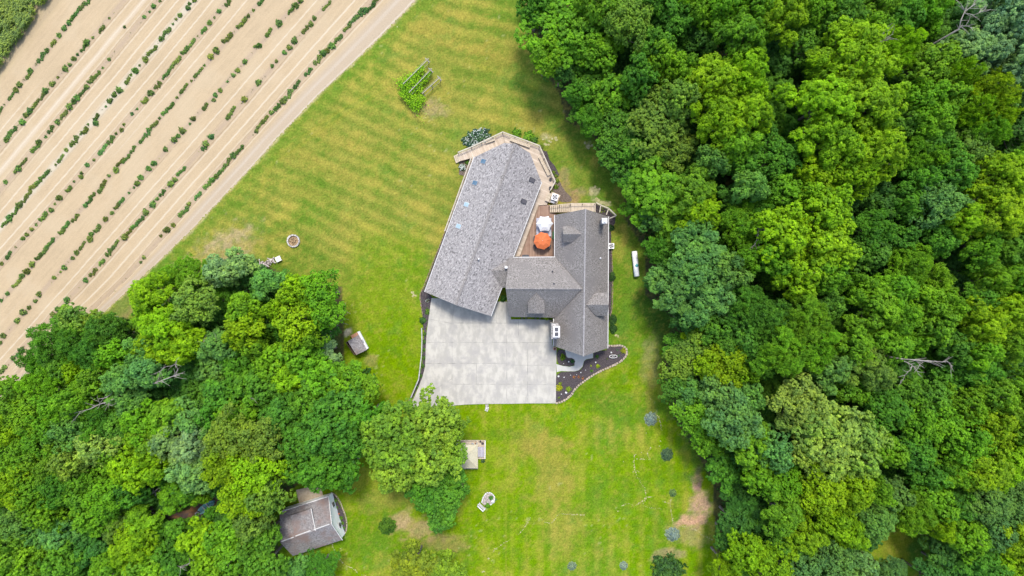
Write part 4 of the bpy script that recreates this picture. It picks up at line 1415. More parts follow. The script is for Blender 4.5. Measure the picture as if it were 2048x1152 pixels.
# ------------------------------------------------------------------ boat in the wood
A, B = P(399, 1024, .5), P(428, 1003, .5)
bt = thing('rowing_boat', (A + B) / 2 - Vector((0, 0, .5)), 'turquoise and white boat lying in the clearing in the lower left wood', 'boat')
d = (B - A).normalized()
u = Vector((-d.y, d.x, 0))
vs, fs = [], []
ns = 9
for i in range(ns):
    t = i / (ns - 1)
    w = .62 * math.sin(math.pi * min(1, .18 + t * .72)) ** .7
    p = A.lerp(B, t)
    for a, zz in ((-1, .28), (-.7, -.2), (0, -.32), (.7, -.2), (1, .28), (.88, .27), (0.0, -.1), (-.88, .27)):
        vs.append(p + u * a * w + Vector((0, 0, zz)))
for i in range(ns - 1):
    for k in range(8):
        k2 = (k + 1) % 8
        fs.append((i * 8 + k, i * 8 + k2, (i + 1) * 8 + k2, (i + 1) * 8 + k))
fs.append(tuple(range(8)))
fs.append(tuple(range((ns - 1) * 8 + 7, (ns - 1) * 8 - 1, -1)))
MB().add(vs, fs).build('hull', M['turquoise'], bt)
for t in (.35, .6):
    p = A.lerp(B, t)
    MB().beam(p - u * .5 + Vector((0, 0, .22)), p + u * .5 + Vector((0, 0, .22)), .2, .04).build('thwart', M['white'], bt)
c = P(395, 1027)
MB_ = thing('tyre', c, 'black and white ring lying at the lower end of the boat', 'tyre')
pts = [(c.x + .26 * math.cos(a), c.y + .26 * math.sin(a), .15) for a in [2 * math.pi * k / 14 for k in range(15)]]
MB().tube(pts, .1, 8).build('ring', M['white'], MB_, True)
MB().lathe(c, [(.16, .05), (.16, .1), (.01, .1)], 12).build('hub', M['dark'], MB_)

# ------------------------------------------------------------------ grape trellis
for k, (a, b, nm) in enumerate([((857.5, 117), (806, 168), 'top'), ((863.8, 137), (818, 185), 'middle'), ((880.7, 154), (844.6, 187), 'bottom')]):
    A, B = P(*a, 1.7), P(*b, 1.7)
    t = thing('trellis', Vector(((A.x + B.x) / 2, (A.y + B.y) / 2, 0)), '%s of three pale timber trellis rails with vines on the upper lawn' % {'top': 'left', 'middle': 'middle', 'bottom': 'right'}[nm], 'trellis', 'vine trellises on the upper lawn')
    MB().beam(A, B, .09, .08).build('rail', M['wire'], t)
    d = (B - A).normalized()
    u = Vector((-d.y, d.x, 0))
    for s in (.04, .5, .96):
        p = A.lerp(B, s)
        MB().box((p.x, p.y, .85), (.12, .12, 1.7)).build('post', M['wire'], t)
    p = A.lerp(B, .06)
    MB().beam(p - u * .45, p + u * .45, .1, .08).build('cross_bar', M['wire'], t)
    MB().beam(A + u * .35 - Vector((0, 0, .5)), B + u * .35 - Vector((0, 0, .5)), .03, .03).build('wire', M['wire'], t)
    MB().beam(A - u * .35 - Vector((0, 0, .5)), B - u * .35 - Vector((0, 0, .5)), .03, .03).build('wire', M['wire'], t)

# ------------------------------------------------------------------ bed ornaments
for i, (x, y, r, lb) in enumerate([
    (1116.8, 752.5, .22, 'flat white stone at the left tip of the large flower bed'), (1128, 754.5, .14, 'white stone in the large flower bed left of the red flowers'),
    (1141, 750, .1, 'small white stone below the path bend in the large bed'), (1137.3, 723.2, .16, 'white stone in the middle of the small flower bed'), (1127, 727, .11, 'small white stone at the lower rim of the small flower bed'),
    (1191.2, 724.5, .16, 'white stone just above the round lime bush in the large bed'), (1161.5, 744.8, .14, 'white stone on the path side of the large bed'), (1171, 740, .09, 'smallest white stone by the inner bend of the large bed'),
    (1122.5, 788, .14, 'white stone below the yellow bush at the driveway'), (1222.5, 704.8, .2, 'white stone left of the bird bath in the large bed'), (1132, 785, .26, 'long white stone beside the stone edging at the lower end of the bed'),
    (1153, 749, .08, 'tiny white stone above the red flowers')]):
    c = P(x, y)
    t = tag(MB().blob((c.x, c.y, .12 + r * .3), r * .72, i, .6).build('garden_stone', M['rock']), lb, 'stone')
c = P(1226, 712.5)
bb = thing('bird_bath', c, 'pale oval bird bath with a small figure in the right end of the large bed', 'bird bath')
pts = [(c.x + .62 * math.cos(a), c.y + .24 * math.sin(a), .35) for a in [2 * math.pi * k / 20 for k in range(21)]]
MB().tube(pts, .06, 6).build('rim', M['rock'], bb, True)
MB().lathe(c, [(.2, 0), (.08, .1), (.08, .28), (.2, .3)], 10).build('foot', M['stone'], bb)
MB().lathe((c.x + .05, c.y + .12, .2), [(.16, 0), (.1, .3), (.13, .45), (.07, .55), (.09, .65), (.02, .75)], 8).build('figure', M['rock'], bb, True)

# ------------------------------------------------------------------ dry trails worn through the lower lawn
def ox(o, l):
    return [(o[0] + a / 4, o[1] + b / 4) for a, b in l]


TR = [ox((1024, 864), l) for l in [
    [(1117, 120), (1085, 160), (1090, 190), (1108, 222), (1040, 215), (990, 215)], [(978, 180), (975, 240), (980, 285), (985, 315), (1010, 370), (1060, 450), (1075, 520), (1050, 580)], [(965, 318), (1000, 312), (1022, 320)],
    [(1130, 515), (1075, 520), (1050, 545), (990, 590), (935, 572), (870, 590)], [(835, 632), (860, 628)], [(1060, 590), (1110, 610), (1200, 615)], [(1205, 555), (1250, 570), (1275, 540)],
    [(1275, 530), (1265, 570), (1280, 680), (1290, 745), (1340, 750), (1420, 765), (1480, 790), (1540, 835), (1610, 860)], [(50, 820), (80, 790), (110, 750), (150, 680)],
    [(240, 700), (270, 725), (320, 725), (370, 660), (420, 655), (500, 662), (585, 660)]]]
TR += [ox((512, 864), l) for l in [[(610, 900), (625, 940), (660, 1010), (720, 1070), (780, 1090), (820, 1130), (880, 1152)], [(1890, 960), (1960, 900), (2040, 860)]]]
TR += [[(1307, 823), (1318, 835), (1321, 848), (1323, 862)]]
tm = MB()
for l in TR:
    q = [P(*p) for p in l]
    for i in range(len(q) - 1):
        A, B = q[i], q[i + 1]
        n = max(2, int((B - A).length / .13))
        for k in range(n):
            if rnd.random() < .12:
                continue
            p = A.lerp(B, (k + .5) / n) + Vector((rnd.gauss(0, .05), rnd.gauss(0, .05), 0))
            r = rnd.choice((.04, .05, .06, .07, .12))
            m_ = rnd.randint(5, 7)
            a0 = rnd.random() * 6
            vs = [(p.x + r * rnd.uniform(.6, 1.2) * math.cos(a0 + 2 * math.pi * j / m_), p.y + r * rnd.uniform(.6, 1.2) * math.sin(a0 + 2 * math.pi * j / m_), .012 + .0004 * (len(tm.f) % 40)) for j in range(m_)]
            tm.add(vs, [tuple(range(m_))])
for (x, y, s) in [(1127, 672.5, 0), (1320, 620, .16), (1263, 794, .1), (1301, 798, .15), (1309, 804, .1), (1293, 866, .15), (1329, 800, .16), (1339, 808, .14), (1321, 882, .18), (1319, 892, .16), (1283, 905, .15), (1271, 909, .2),
                  (1267, 924, .18), (1269, 934, .2), (1247, 923, .15), (975, 1118, .25), (970, 1145, .22), (669, 1100, .2), (681, 1097, .16), (795, 54, .2), (1233, 672, .3), (1236, 674, .2), (1222, 532, .3), (1176, 296, .4), (1170, 285, .3), (1183, 290, .3),
                  (825, 586, .3), (828, 592, .3), (1186, 385, .4), (1193, 378, .35), (1187, 375, .3), (1196, 400, .5), (1204, 405, .5), (1213, 409, .4), (1220, 407, .3), (1093, 290, .35), (1088, 278, .3), (1100, 282, .35), (1112, 279, .4)]:
    for _ in range(3 if s > .2 else 1):
        p = P(x + rnd.gauss(0, 2) * (s > .2), y + rnd.gauss(0, 1.6) * (s > .2))
        m_ = 6
        vs = [(p.x + s * .7 * rnd.uniform(.5, 1.2) * math.cos(2 * math.pi * j / m_), p.y + s * .6 * rnd.uniform(.5, 1.2) * math.sin(2 * math.pi * j / m_), .013 + .0004 * (len(tm.f) % 40)) for j in range(m_)]
        tm.add(vs, [tuple(range(m_))])
o = tm.build('dirt_trail', M['trail'])
struct(o)


# ------------------------------------------------------------------ foliage
def unit(v):
    return v / np.maximum(np.linalg.norm(v, axis=1, keepdims=True), 1e-6)


def leaf_quads(c, n, a, b, rs):
    """c centres, n normals, a/b half-length and half-width arrays -> verts, faces"""
    N = len(c)
    t = unit(np.cross(n, rs.randn(N, 3)))
    w = np.cross(n, t)
    a, b = a[:, None], b[:, None]
    v = np.empty((N, 4, 3))
    v[:, 0] = c - t * a
    v[:, 1] = c + w * b - n * a * .12
    v[:, 2] = c + t * a
    v[:, 3] = c - w * b - n * a * .12
    f = np.arange(N * 4).reshape(N, 4)
    return v.reshape(-1, 3), f


def crown_mesh(name, seed, R, Hc, style):
    """crown: limbs end in lobes, each lobe is many small leaf clumps"""
    rs = np.random.RandomState(seed)
    p = {'lobed':   dict(lr=1.25, dens=.92, cr=.42, sub=27, lv=21, la=.17, lb=.10, flat=.66, fill=.75),
         'dense':   dict(lr=1.00, dens=1.25, cr=.25, sub=26, lv=14, la=.14, lb=.095, flat=.70, fill=.90),
         'feather': dict(lr=1.35, dens=1.00, cr=.46, sub=22, lv=24, la=.27, lb=.055, flat=.60, fill=.70),
         'leafy':   dict(lr=1.15, dens=1.05, cr=.38, sub=21, lv=14, la=.20, lb=.13, flat=.65, fill=.78)}[style]
    lr = p['lr'] * (0.8 + 0.2 * R / 5.5)
    nl = int(p['dens'] * 2.3 * (R / lr) ** 2)
    # irregular outline
    ph = rs.rand(5) * 6.28
    am = rs.rand(5) * .12 + .02

    def outline(th):
        return 1 + sum(am[i] * np.sin((i + 2) * th + ph[i]) for i in range(5))
    # lobe centres: golden spiral over the dome, jittered
    k = np.arange(nl)
    u = (k + .5) / nl
    zc = 1 - 1.25 * u                       # 1 .. -0.25
    th = k * 2.399963 + rs.randn(nl) * .25
    rad = np.sqrt(np.clip(1 - zc ** 2, 0, 1))
    rr = rs.uniform(.70, 1.10, nl)
    L = np.stack([rad * np.cos(th) * rr * outline(th), rad * np.sin(th) * rr * outline(th), zc * p['flat'] * rs.uniform(.72, 1.08, nl)], 1) * (R - lr * .65)
    lrad = lr * rs.uniform(.6, 1.2, nl)
    L[:, 2] += rs.randn(nl) * .42
    # inner lobes for body
    ni = int(nl * .35)
    Li = rs.randn(ni, 3)
    Li = unit(Li) * (rs.rand(ni, 1) ** .4) * (R * .62)
    Li[:, 2] = np.abs(Li[:, 2]) * p['flat'] - .1 * R
    L = np.vstack([L, Li])
    lrad = np.concatenate([lrad, lr * rs.uniform(.8, 1.2, ni)])
    cs_, ns_, as_, bs_, rn_ = [], [], [], [], []
    for i in range(len(L)):
        m = int(p['sub'] * (lrad[i] / lr) ** 2 * (1.0 if i < nl else .5))
        d = unit(rs.randn(m, 3))
        d[:, 2] = np.where(d[:, 2] < -.25, -d[:, 2], d[:, 2])
        sc = L[i] + d * lrad[i] * rs.uniform(.72, 1.05, (m, 1)) * np.array([1, 1, .85])
        tone = rs.rand() * .5
        for j in range(m):
            q = p['lv']
            e = unit(rs.randn(q, 3) + d[j] * .8 + np.array([0, 0, .35]))
            cr = p['cr'] * rs.uniform(.7, 1.25)
            c = sc[j] + e * cr * rs.uniform(.35, 1.0, (q, 1))
            if style == 'feather':
                n = unit(rs.randn(q, 3) * .5 + np.array([0, 0, 1.0]))
            else:
                n = unit(e * .55 + d[j] * .35 + np.array([0, 0, .75]) + rs.randn(q, 3) * .30)
            s = rs.uniform(.75, 1.25, q)
            cs_.append(c)
            ns_.append(n)
            as_.append(p['la'] * s)
            bs_.append(p['lb'] * s)
            rn_.append(np.clip(tone * .6 + rs.rand() * .35 + rs.rand(q) * .35, 0, 1))
    c, n = np.vstack(cs_), np.vstack(ns_)
    v, f = leaf_quads(c, n, np.concatenate(as_), np.concatenate(bs_), rs)
    v[:, 2] += Hc
    me = raw_mesh(name, v, f, M['leaf'], fr=np.concatenate(rn_))
    # trunk with limbs reaching into the lobes
    mb = MB()
    r0 = .035 * R + .1
    mb.tube([(0, 0, 0), (.05 * R * .3, 0, Hc * .35), (.1, .05, Hc * .7), (.15, .1, Hc * .98), (.1, .1, Hc + R * .3)], [r0 * 1.3, r0, r0 * .8, r0 * .55, r0 * .2], 8)
    for i in rs.choice(nl, min(nl, 12), replace=False):
        a = Vector((.1, .05, Hc * rs.uniform(.55, .85)))
        b = Vector((L[i][0], L[i][1], L[i][2] + Hc))
        mid = a.lerp(b, .5) + Vector((0, 0, -.05 * R))
        mb.tube([a, mid, b], [r0 * .45, r0 * .28, .04], 5)
    tm_ = bpy.data.meshes.new('trunk')
    tm_.from_pydata([tuple(q) for q in mb.v], [], mb.f)
    tm_.materials.append(M['bark'])
    return me, tm_


PROTO = {}
sizes = {'s': (3.4, 6.5), 'm': (5.2, 10.5), 'l': (7.2, 12.5)}
sd0 = 100
for stl in ('lobed', 'dense', 'feather', 'leafy'):
    for sz, (R, Hc) in sizes.items():
        for var in range(2 if sz != 'l' else 1):
            sd0 += 1
            PROTO.setdefault((stl, sz), []).append((*crown_mesh('crown', sd0, R, Hc, stl), R, Hc))

COLS = {'Y': (0.138, 0.250, 0.004), 'L': (0.094, 0.212, 0.008), 'G': (0.060, 0.163, 0.012), 'D': (0.042, 0.122, 0.016),
        'B': (0.084, 0.192, 0.034), 'O': (0.112, 0.195, 0.020), 'W': (0.165, 0.258, 0.036), 'P': (0.128, 0.232, 0.068),
        'V': (0.125, 0.222, 0.018), 'U': (0.125, 0.185, 0.010)}
CW = {'U': 'muted yellow', 'V': 'light yellow-green', 'Y': 'bright yellow-green', 'L': 'fresh light green', 'G': 'mid green', 'D': 'dark green', 'B': 'pale blue-green', 'O': 'olive green', 'W': 'pale-tipped green', 'P': 'silvery pale green'}
SW2 = {'lobed': 'billowing', 'dense': 'finely leaved', 'feather': 'feathery', 'leafy': 'coarse-leaved'}
SK = {'b': 'lobed', 'd': 'dense', 'f': 'feather', 'l': 'leafy'}

# px, py, radius px, colour, style, crown-centre height, optional label
TREES = [
 # right wood, top strip
 (1130, 62, 80, 'L', 'l', 9, 'leafy yellow-tipped tree at the upper left corner of the right wood'),
 (1195, 100, 48, 'L', 'l', 9), (1090, 112, 36, 'L', 'l', 9), (1072, 14, 40, 'G', 'd', 9), (1190, 8, 50, 'L', 'l', 12), (1255, 50, 46, 'O', 'd', 12), (1300, 95, 40, 'G', 'b', 11), (1345, 40, 46, 'G', 'b', 10), (1300, 10, 42, 'G', 'b', 11),
 (1390, 15, 40, 'L', 'b', 11), (1400, 80, 36, 'D', 'b', 8), (1480, 75, 50, 'L', 'b', 13), (1440, 20, 40, 'L', 'b', 12), (1505, 20, 48, 'L', 'b', 13), (1560, 35, 55, 'Y', 'b', 14), (1600, 90, 45, 'G', 'l', 10), (1620, 20, 44, 'L', 'd', 12),
 (1680, 40, 46, 'G', 'd', 12), (1735, 60, 40, 'L', 'd', 12), (1745, 5, 45, 'L', 'b', 12), (1800, 40, 46, 'G', 'b', 11), (1850, 15, 44, 'L', 'b', 12), (1860, 70, 44, 'D', 'b', 9), (1905, 85, 40, 'B', 'b', 10),
 (1700, 120, 76, 'Y', 'b', 14, 'largest bright yellow-green crown, below the bare twigs at the top'), (1780, 105, 45, 'Y', 'f', 13), (1645, 150, 40, 'Y', 'b', 13),
 (1640, 215, 68, 'Y', 'b', 15, 'bright yellow-green crown left of centre in the largest pale group'), (1725, 215, 66, 'Y', 'b', 15), (1655, 290, 62, 'Y', 'b', 14), (1735, 300, 60, 'Y', 'b', 14), (1700, 350, 44, 'Y', 'b', 12), (1635, 350, 40, 'Y', 'b', 12),
 (1860, 140, 50, 'L', 'l', 13), (1838, 200, 44, 'L', 'l', 13), (1895, 190, 44, 'L', 'l', 12), (1850, 250, 48, 'L', 'b', 12), (1790, 250, 42, 'G', 'l', 11), (1905, 155, 34, 'Y', 'f', 13),
 (1970, 185, 48, 'Y', 'f', 13, 'feathery yellow-green tree right of the fresh green group at the right edge'), (1935, 225, 44, 'Y', 'f', 12), (1960, 260, 44, 'L', 'f', 12), (1985, 230, 34, 'Y', 'f', 12),
 (1990, 40, 66, 'P', 'b', 14, 'silvery pale green crown nearest the top right corner'), (1940, 110, 58, 'P', 'b', 13, 'silvery pale green crown just below the bare forked tree'), (2020, 115, 62, 'P', 'b', 14), (1900, 110, 30, 'P', 'b', 11), (2035, 190, 44, 'P', 'b', 12), (1985, 150, 40, 'P', 'b', 12), (2020, 260, 48, 'D', 'b', 9),
 (1925, 40, 40, 'D', 'b', 9), (1830, 310, 46, 'L', 'f', 11), (1870, 300, 40, 'G', 'l', 11), (1900, 345, 50, 'G', 'l', 12), (1835, 365, 44, 'G', 'l', 11), (1865, 410, 48, 'B', 'd', 12, 'pale finely clumped crown in the middle of the right wood'), (1810, 410, 42, 'G', 'b', 10), (1930, 300, 44, 'O', 'd', 11),
 (1995, 355, 56, 'Y', 'b', 13), (1985, 425, 60, 'Y', 'b', 13), (1915, 440, 46, 'Y', 'b', 12), (2035, 330, 40, 'L', 'b', 12), (2040, 440, 40, 'Y', 'b', 12), (1950, 490, 44, 'L', 'b', 11), (2020, 500, 48, 'G', 'b', 11),
 # right wood, left part of the middle
 (1318, 245, 66, 'O', 'd', 10, 'large olive green finely leaved crown left of the bright pair'), (1355, 205, 40, 'O', 'd', 12), (1345, 300, 44, 'O', 'd', 9),
 (1420, 165, 58, 'Y', 'b', 13), (1485, 155, 50, 'Y', 'b', 13), (1425, 240, 52, 'Y', 'b', 13), (1480, 235, 52, 'Y', 'b', 13), (1465, 290, 42, 'L', 'b', 12), (1370, 150, 36, 'L', 'b', 11),
 (1320, 130, 34, 'L', 'l', 11), (1230, 185, 46, 'L', 'l', 8), (1275, 160, 38, 'G', 'l', 11), (1180, 165, 40, 'G', 'l', 6), (1170, 215, 34, 'G', 'l', 4.5), (1245, 260, 48, 'G', 'd', 7), (1225, 300, 38, 'G', 'd', 6), (1280, 300, 38, 'G', 'd', 7), (1210, 235, 32, 'G', 'l', 4.5),
 (1310, 375, 64, 'L', 'b', 8.5, 'big light green tree overhanging the grass above the propane tank'), (1385, 385, 52, 'L', 'b', 10), (1346, 430, 52, 'L', 'b', 6.5), (1282, 408, 38, 'L', 'b', 5.5), (1400, 425, 42, 'Y', 'b', 10), (1338, 478, 38, 'L', 'f', 5), (1268, 362, 30, 'G', 'b', 5.5),
 (1425, 325, 34, 'B', 'd', 11), (1492, 375, 36, 'B', 'b', 12), (1480, 330, 36, 'G', 'b', 10), (1460, 400, 34, 'D', 'b', 8), (1545, 320, 50, 'G', 'd', 11), (1560, 385, 46, 'L', 'l', 11), (1590, 330, 36, 'G', 'b', 9), (1530, 250, 40, 'G', 'd', 9), (1545, 190, 44, 'G', 'l', 9), (1550, 130, 36, 'D', 'b', 8), (1530, 100, 34, 'D', 'b', 8),
 (1640, 425, 56, 'Y', 'l', 14, 'top of the yellow-green tree cluster with bare twigs showing'), (1560, 470, 58, 'Y', 'l', 14), (1640, 490, 60, 'Y', 'l', 14), (1595, 550, 56, 'Y', 'l', 13), (1645, 550, 40, 'L', 'l', 12), (1540, 520, 40, 'L', 'l', 12),
 (1480, 450, 50, 'L', 'f', 10), (1510, 420, 34, 'G', 'f', 9),
 (1395, 530, 72, 'B', 'b', 10.5, 'big blue-green crown right of the white propane tank'), (1350, 580, 50, 'B', 'b', 9), (1430, 590, 52, 'B', 'b', 10), (1348, 510, 32, 'G', 'd', 6), (1385, 475, 40, 'B', 'b', 10), (1390, 630, 28, 'B', 'b', 10), (1455, 545, 40, 'B', 'b', 12), (1485, 520, 28, 'L', 'b', 11), (1314, 560, 28, 'D', 'd', 5),
 (1735, 460, 42, 'G', 'd', 11), (1720, 510, 40, 'G', 'l', 10), (1760, 400, 40, 'D', 'b', 9), (1810, 530, 46, 'L', 'f', 11), (1860, 560, 40, 'L', 'f', 10), (1790, 480, 38, 'G', 'd', 9), (1690, 395, 34, 'D', 'b', 8), (1870, 480, 38, 'G', 'b', 10), (1765, 560, 30, 'D', 'b', 6),
 (1985, 560, 42, 'L', 'b', 11), (2025, 560, 40, 'L', 'b', 12), (1950, 600, 34, 'G', 'b', 10),
 (1745, 610, 52, 'L', 'b', 12), (1790, 630, 40, 'L', 'b', 12), (1720, 580, 36, 'L', 'b', 12), (1780, 580, 36, 'L', 'b', 12), (1770, 680, 46, 'L', 'b', 11), (1810, 690, 30, 'L', 'b', 10),
 (1530, 640, 52, 'G', 'f', 12), (1600, 640, 54, 'L', 'f', 13, 'star-leaved mid green crown below the yellow-green cluster'), (1560, 700, 56, 'L', 'f', 13), (1620, 690, 46, 'L', 'f', 12), (1490, 610, 44, 'G', 'f', 11), (1495, 670, 40, 'G', 'l', 10), (1520, 720, 34, 'G', 'f', 10), (1650, 610, 36, 'G', 'b', 10), (1680, 570, 30, 'D', 'b', 8),
 (1840, 600, 34, 'L', 'l', 11), (1885, 615, 34, 'L', 'b', 11), (1855, 655, 40, 'L', 'l', 11), (1960, 650, 48, 'Y', 'b', 12), (2010, 620, 46, 'Y', 'b', 12), (2020, 680, 44, 'L', 'b', 11), (1950, 700, 36, 'L', 'b', 11), (1900, 690, 36, 'G', 'b', 10),
 (1700, 690, 44, 'L', 'b', 12), (1730, 740, 44, 'O', 'b', 12), (1660, 735, 48, 'B', 'b', 11, 'blue-green crown touching the lower right of the star-leaved tree'), (1695, 770, 40, 'L', 'b', 10),
 (1950, 740, 48, 'G', 'b', 10), (1905, 760, 36, 'G', 'b', 8), (1860, 800, 46, 'G', 'l', 10),
 (1450, 730, 44, 'Y', 'd', 10, 'small bright yellow-green crown near the left edge of the right wood'), (1410, 735, 28, 'Y', 'd', 9), (1485, 745, 26, 'Y', 'd', 9), (1365, 725, 42, 'O', 'd', 7), (1350, 770, 34, 'G', 'd', 6), (1395, 690, 36, 'O', 'l', 7), (1390, 665, 30, 'Y', 'f', 6), (1435, 660, 42, 'G', 'l', 9), (1460, 690, 34, 'G', 'l', 9), (1350, 690, 26, 'G', 'd', 5),
 (1380, 790, 36, 'B', 'd', 7), (1440, 785, 40, 'B', 'd', 10), (1490, 790, 36, 'B', 'd', 10), (1400, 830, 48, 'L', 'd', 8), (1465, 840, 56, 'B', 'd', 12, 'rounded blue-green tree bulging over the lower lawn'), (1420, 880, 36, 'L', 'd', 7), (1500, 890, 40, 'L', 'l', 10),
 (1590, 800, 50, 'W', 'd', 12), (1610, 850, 42, 'W', 'l', 12), (1660, 870, 64, 'W', 'l', 13, 'pale-tipped tree with creamy leaf ends in the lower right wood'), (1720, 870, 46, 'W', 'l', 12), (1650, 925, 46, 'W', 'l', 12), (1710, 920, 46, 'W', 'l', 12), (1600, 900, 34, 'W', 'l', 11), (1760, 900, 34, 'L', 'l', 11),
 (1765, 820, 42, 'G', 'l', 11), (1815, 790, 36, 'G', 'd', 9), (1830, 840, 44, 'L', 'l', 11), (1820, 900, 44, 'G', 'l', 11), (1880, 850, 44, 'L', 'l', 11), (1930, 810, 42, 'L', 'l', 11), (1985, 790, 44, 'L', 'l', 12), (2030, 780, 36, 'L', 'l', 11), (1980, 850, 44, 'Y', 'l', 12), (2030, 850, 40, 'L', 'l', 12),
 (1930, 880, 44, 'L', 'l', 12), (1960, 930, 52, 'Y', 'b', 12), (2020, 920, 48, 'Y', 'b', 12), (1900, 940, 38, 'L', 'b', 11), (1850, 950, 40, 'G', 'd', 10), (1860, 1000, 38, 'L', 'l', 10), (1965, 1000, 44, 'B', 'd', 11), (2025, 1000, 42, 'B', 'd', 10), (1910, 1005, 38, 'G', 'b', 10),
 (1640, 980, 48, 'Y', 'd', 12), (1700, 985, 40, 'Y', 'd', 12), (1655, 1035, 36, 'Y', 'd', 11), (1740, 975, 32, 'L', 'd', 11), (1560, 960, 44, 'L', 'd', 10), (1540, 900, 40, 'B', 'd', 11), (1510, 940, 36, 'L', 'l', 10), (1450, 940, 38, 'G', 'd', 6, 'low dark green tree at the lawn edge above the bare pink earth'),
 (1480, 1010, 40, 'D', 'f', 6), (1560, 1020, 44, 'L', 'b', 11), (1600, 1070, 44, 'Y', 'b', 11), (1560, 1080, 34, 'G', 'b', 9), (1510, 1040, 30, 'D', 'b', 6), (1490, 1100, 42, 'Y', 'l', 10), (1540, 1125, 44, 'Y', 'd', 10), (1450, 1130, 36, 'Y', 'f', 7), (1600, 1135, 42, 'B', 'd', 10), (1660, 1120, 44, 'B', 'd', 10), (1690, 1060, 34, 'Y', 'b', 10),
 (1740, 1040, 42, 'B', 'd', 10), (1780, 985, 34, 'B', 'd', 9), (1820, 1025, 40, 'L', 'f', 10, 'coarse light green crown at the top of the small grass clearing'), (1870, 1040, 32, 'Y', 'f', 10), (1880, 1090, 36, 'D', 'b', 7), (1930, 1070, 44, 'L', 'l', 10), (1985, 1060, 44, 'B', 'd', 10), (2030, 1080, 44, 'Y', 'b', 11), (1970, 1125, 44, 'G', 'b', 9), (2020, 1140, 40, 'Y', 'b', 10), (1900, 1140, 36, 'D', 'b', 7), (1720, 1135, 34, 'P', 'd', 8), (1780, 1145, 30, 'B', 'f', 5),
 # left wood, upper lobe by the field
 (310, 595, 44, 'Y', 'b', 11, 'bright yellow-green tree at the point nearest the field edge'), (335, 650, 50, 'Y', 'b', 11), (310, 690, 36, 'Y', 'b', 10), (385, 680, 36, 'Y', 'b', 10), (355, 700, 30, 'Y', 'b', 10), (395, 605, 44, 'O', 'd', 11, 'grey-green tree between two bright ones by the field corner'), (385, 548, 44, 'L', 'f', 8), (345, 560, 30, 'L', 'f', 7),
 (440, 545, 30, 'P', 'b', 8), (482, 530, 34, 'P', 'b', 8, 'pale green small crown left of the log pile'), (455, 555, 24, 'P', 'b', 7), (537, 566, 33, 'B', 'b', 8, 'round blue-green crown below the log pile'), (450, 600, 34, 'G', 'f', 5), (475, 580, 24, 'D', 'f', 4),
 (598, 585, 36, 'Y', 'd', 11), (640, 585, 44, 'L', 'd', 11, 'dense light green crown at the right tip of the left wood'), (655, 625, 36, 'L', 'd', 10), (595, 640, 48, 'Y', 'd', 11), (560, 620, 26, 'Y', 'd', 10), (620, 675, 30, 'L', 'd', 9), (490, 620, 38, 'L', 'd', 10), (490, 665, 40, 'Y', 'd', 11, 'tall dense yellow-green crown left of the small bare gap'), (520, 690, 30, 'L', 'd', 9),
 (545, 720, 36, 'L', 'l', 9), (600, 715, 36, 'L', 'l', 9), (580, 760, 34, 'Y', 'b', 9), (652, 702, 30, 'P', 'b', 6, 'pale green crown left of the small shed'), (640, 750, 40, 'L', 'l', 9), (696, 768, 46, 'L', 'l', 9), (733, 786, 32, 'L', 'l', 8), (690, 810, 52, 'G', 'l', 10), (735, 830, 36, 'G', 'l', 9), (620, 800, 48, 'G', 'l', 10), (570, 830, 44, 'G', 'b', 10),
 (650, 860, 56, 'G', 'l', 12), (700, 880, 44, 'G', 'l', 11), (600, 880, 44, 'G', 'l', 11), (640, 930, 50, 'G', 'l', 11, 'rich green crown reaching over the pad of the detached garage'), (690, 945, 36, 'G', 'l', 9), (590, 930, 30, 'G', 'l', 9),
 (440, 690, 34, 'B', 'b', 9), (430, 740, 36, 'B', 'b', 8), (480, 730, 36, 'G', 'l', 8), (500, 770, 40, 'G', 'l', 9), (540, 780, 36, 'G', 'l', 9), (450, 790, 36, 'G', 'l', 9), (480, 830, 40, 'L', 'l', 9), (410, 790, 34, 'G', 'b', 9),
 (165, 640, 34, 'O', 'l', 9, 'dark pointed tree sticking up into the field edge'), (200, 650, 28, 'O', 'l', 8), (110, 690, 40, 'G', 'f', 10), (165, 685, 44, 'G', 'f', 10), (220, 670, 38, 'G', 'f', 9), (250, 655, 24, 'D', 'f', 6), (195, 710, 38, 'G', 'f', 10), (85, 720, 34, 'G', 'f', 9), (130, 735, 36, 'G', 'b', 9), (100, 765, 44, 'L', 'f', 10),
 (160, 740, 32, 'Y', 'd', 9), (235, 715, 36, 'L', 'd', 10), (290, 700, 34, 'B', 'b', 10), (300, 740, 38, 'B', 'b', 11, 'blue-green crown just above the fallen grey branches'), (255, 760, 44, 'B', 'b', 11), (205, 760, 36, 'L', 'd', 10), (270, 800, 34, 'B', 'b', 10), (360, 770, 36, 'D', 'f', 6), (345, 740, 26, 'D', 'f', 6),
 (35, 800, 48, 'L', 'd', 11), (20, 850, 44, 'Y', 'd', 11), (70, 830, 44, 'L', 'd', 11), (120, 820, 42, 'L', 'd', 11), (165, 800, 40, 'L', 'd', 11), (95, 870, 44, 'L', 'd', 11), (150, 860, 44, 'B', 'd', 11), (200, 840, 42, 'G', 'f', 10), (210, 890, 40, 'W', 'd', 11), (250, 850, 38, 'G', 'b', 9), (290, 840, 44, 'L', 'l', 11), (340, 830, 40, 'L', 'l', 10), (385, 835, 44, 'B', 'l', 10),
 (340, 880, 42, 'P', 'b', 10), (300, 875, 36, 'L', 'l', 10), (390, 890, 38, 'P', 'b', 10), (420, 830, 30, 'G', 'l', 9), (390, 940, 40, 'P', 'b', 10), (355, 985, 34, 'L', 'b', 8), (375, 970, 34, 'G', 'b', 8), (433, 1024, 19, 'G', 'l', 6), (408, 990, 18, 'L', 'l', 6), (395, 1045, 18, 'G', 'd', 5), (330, 940, 30, 'G', 'b', 8),
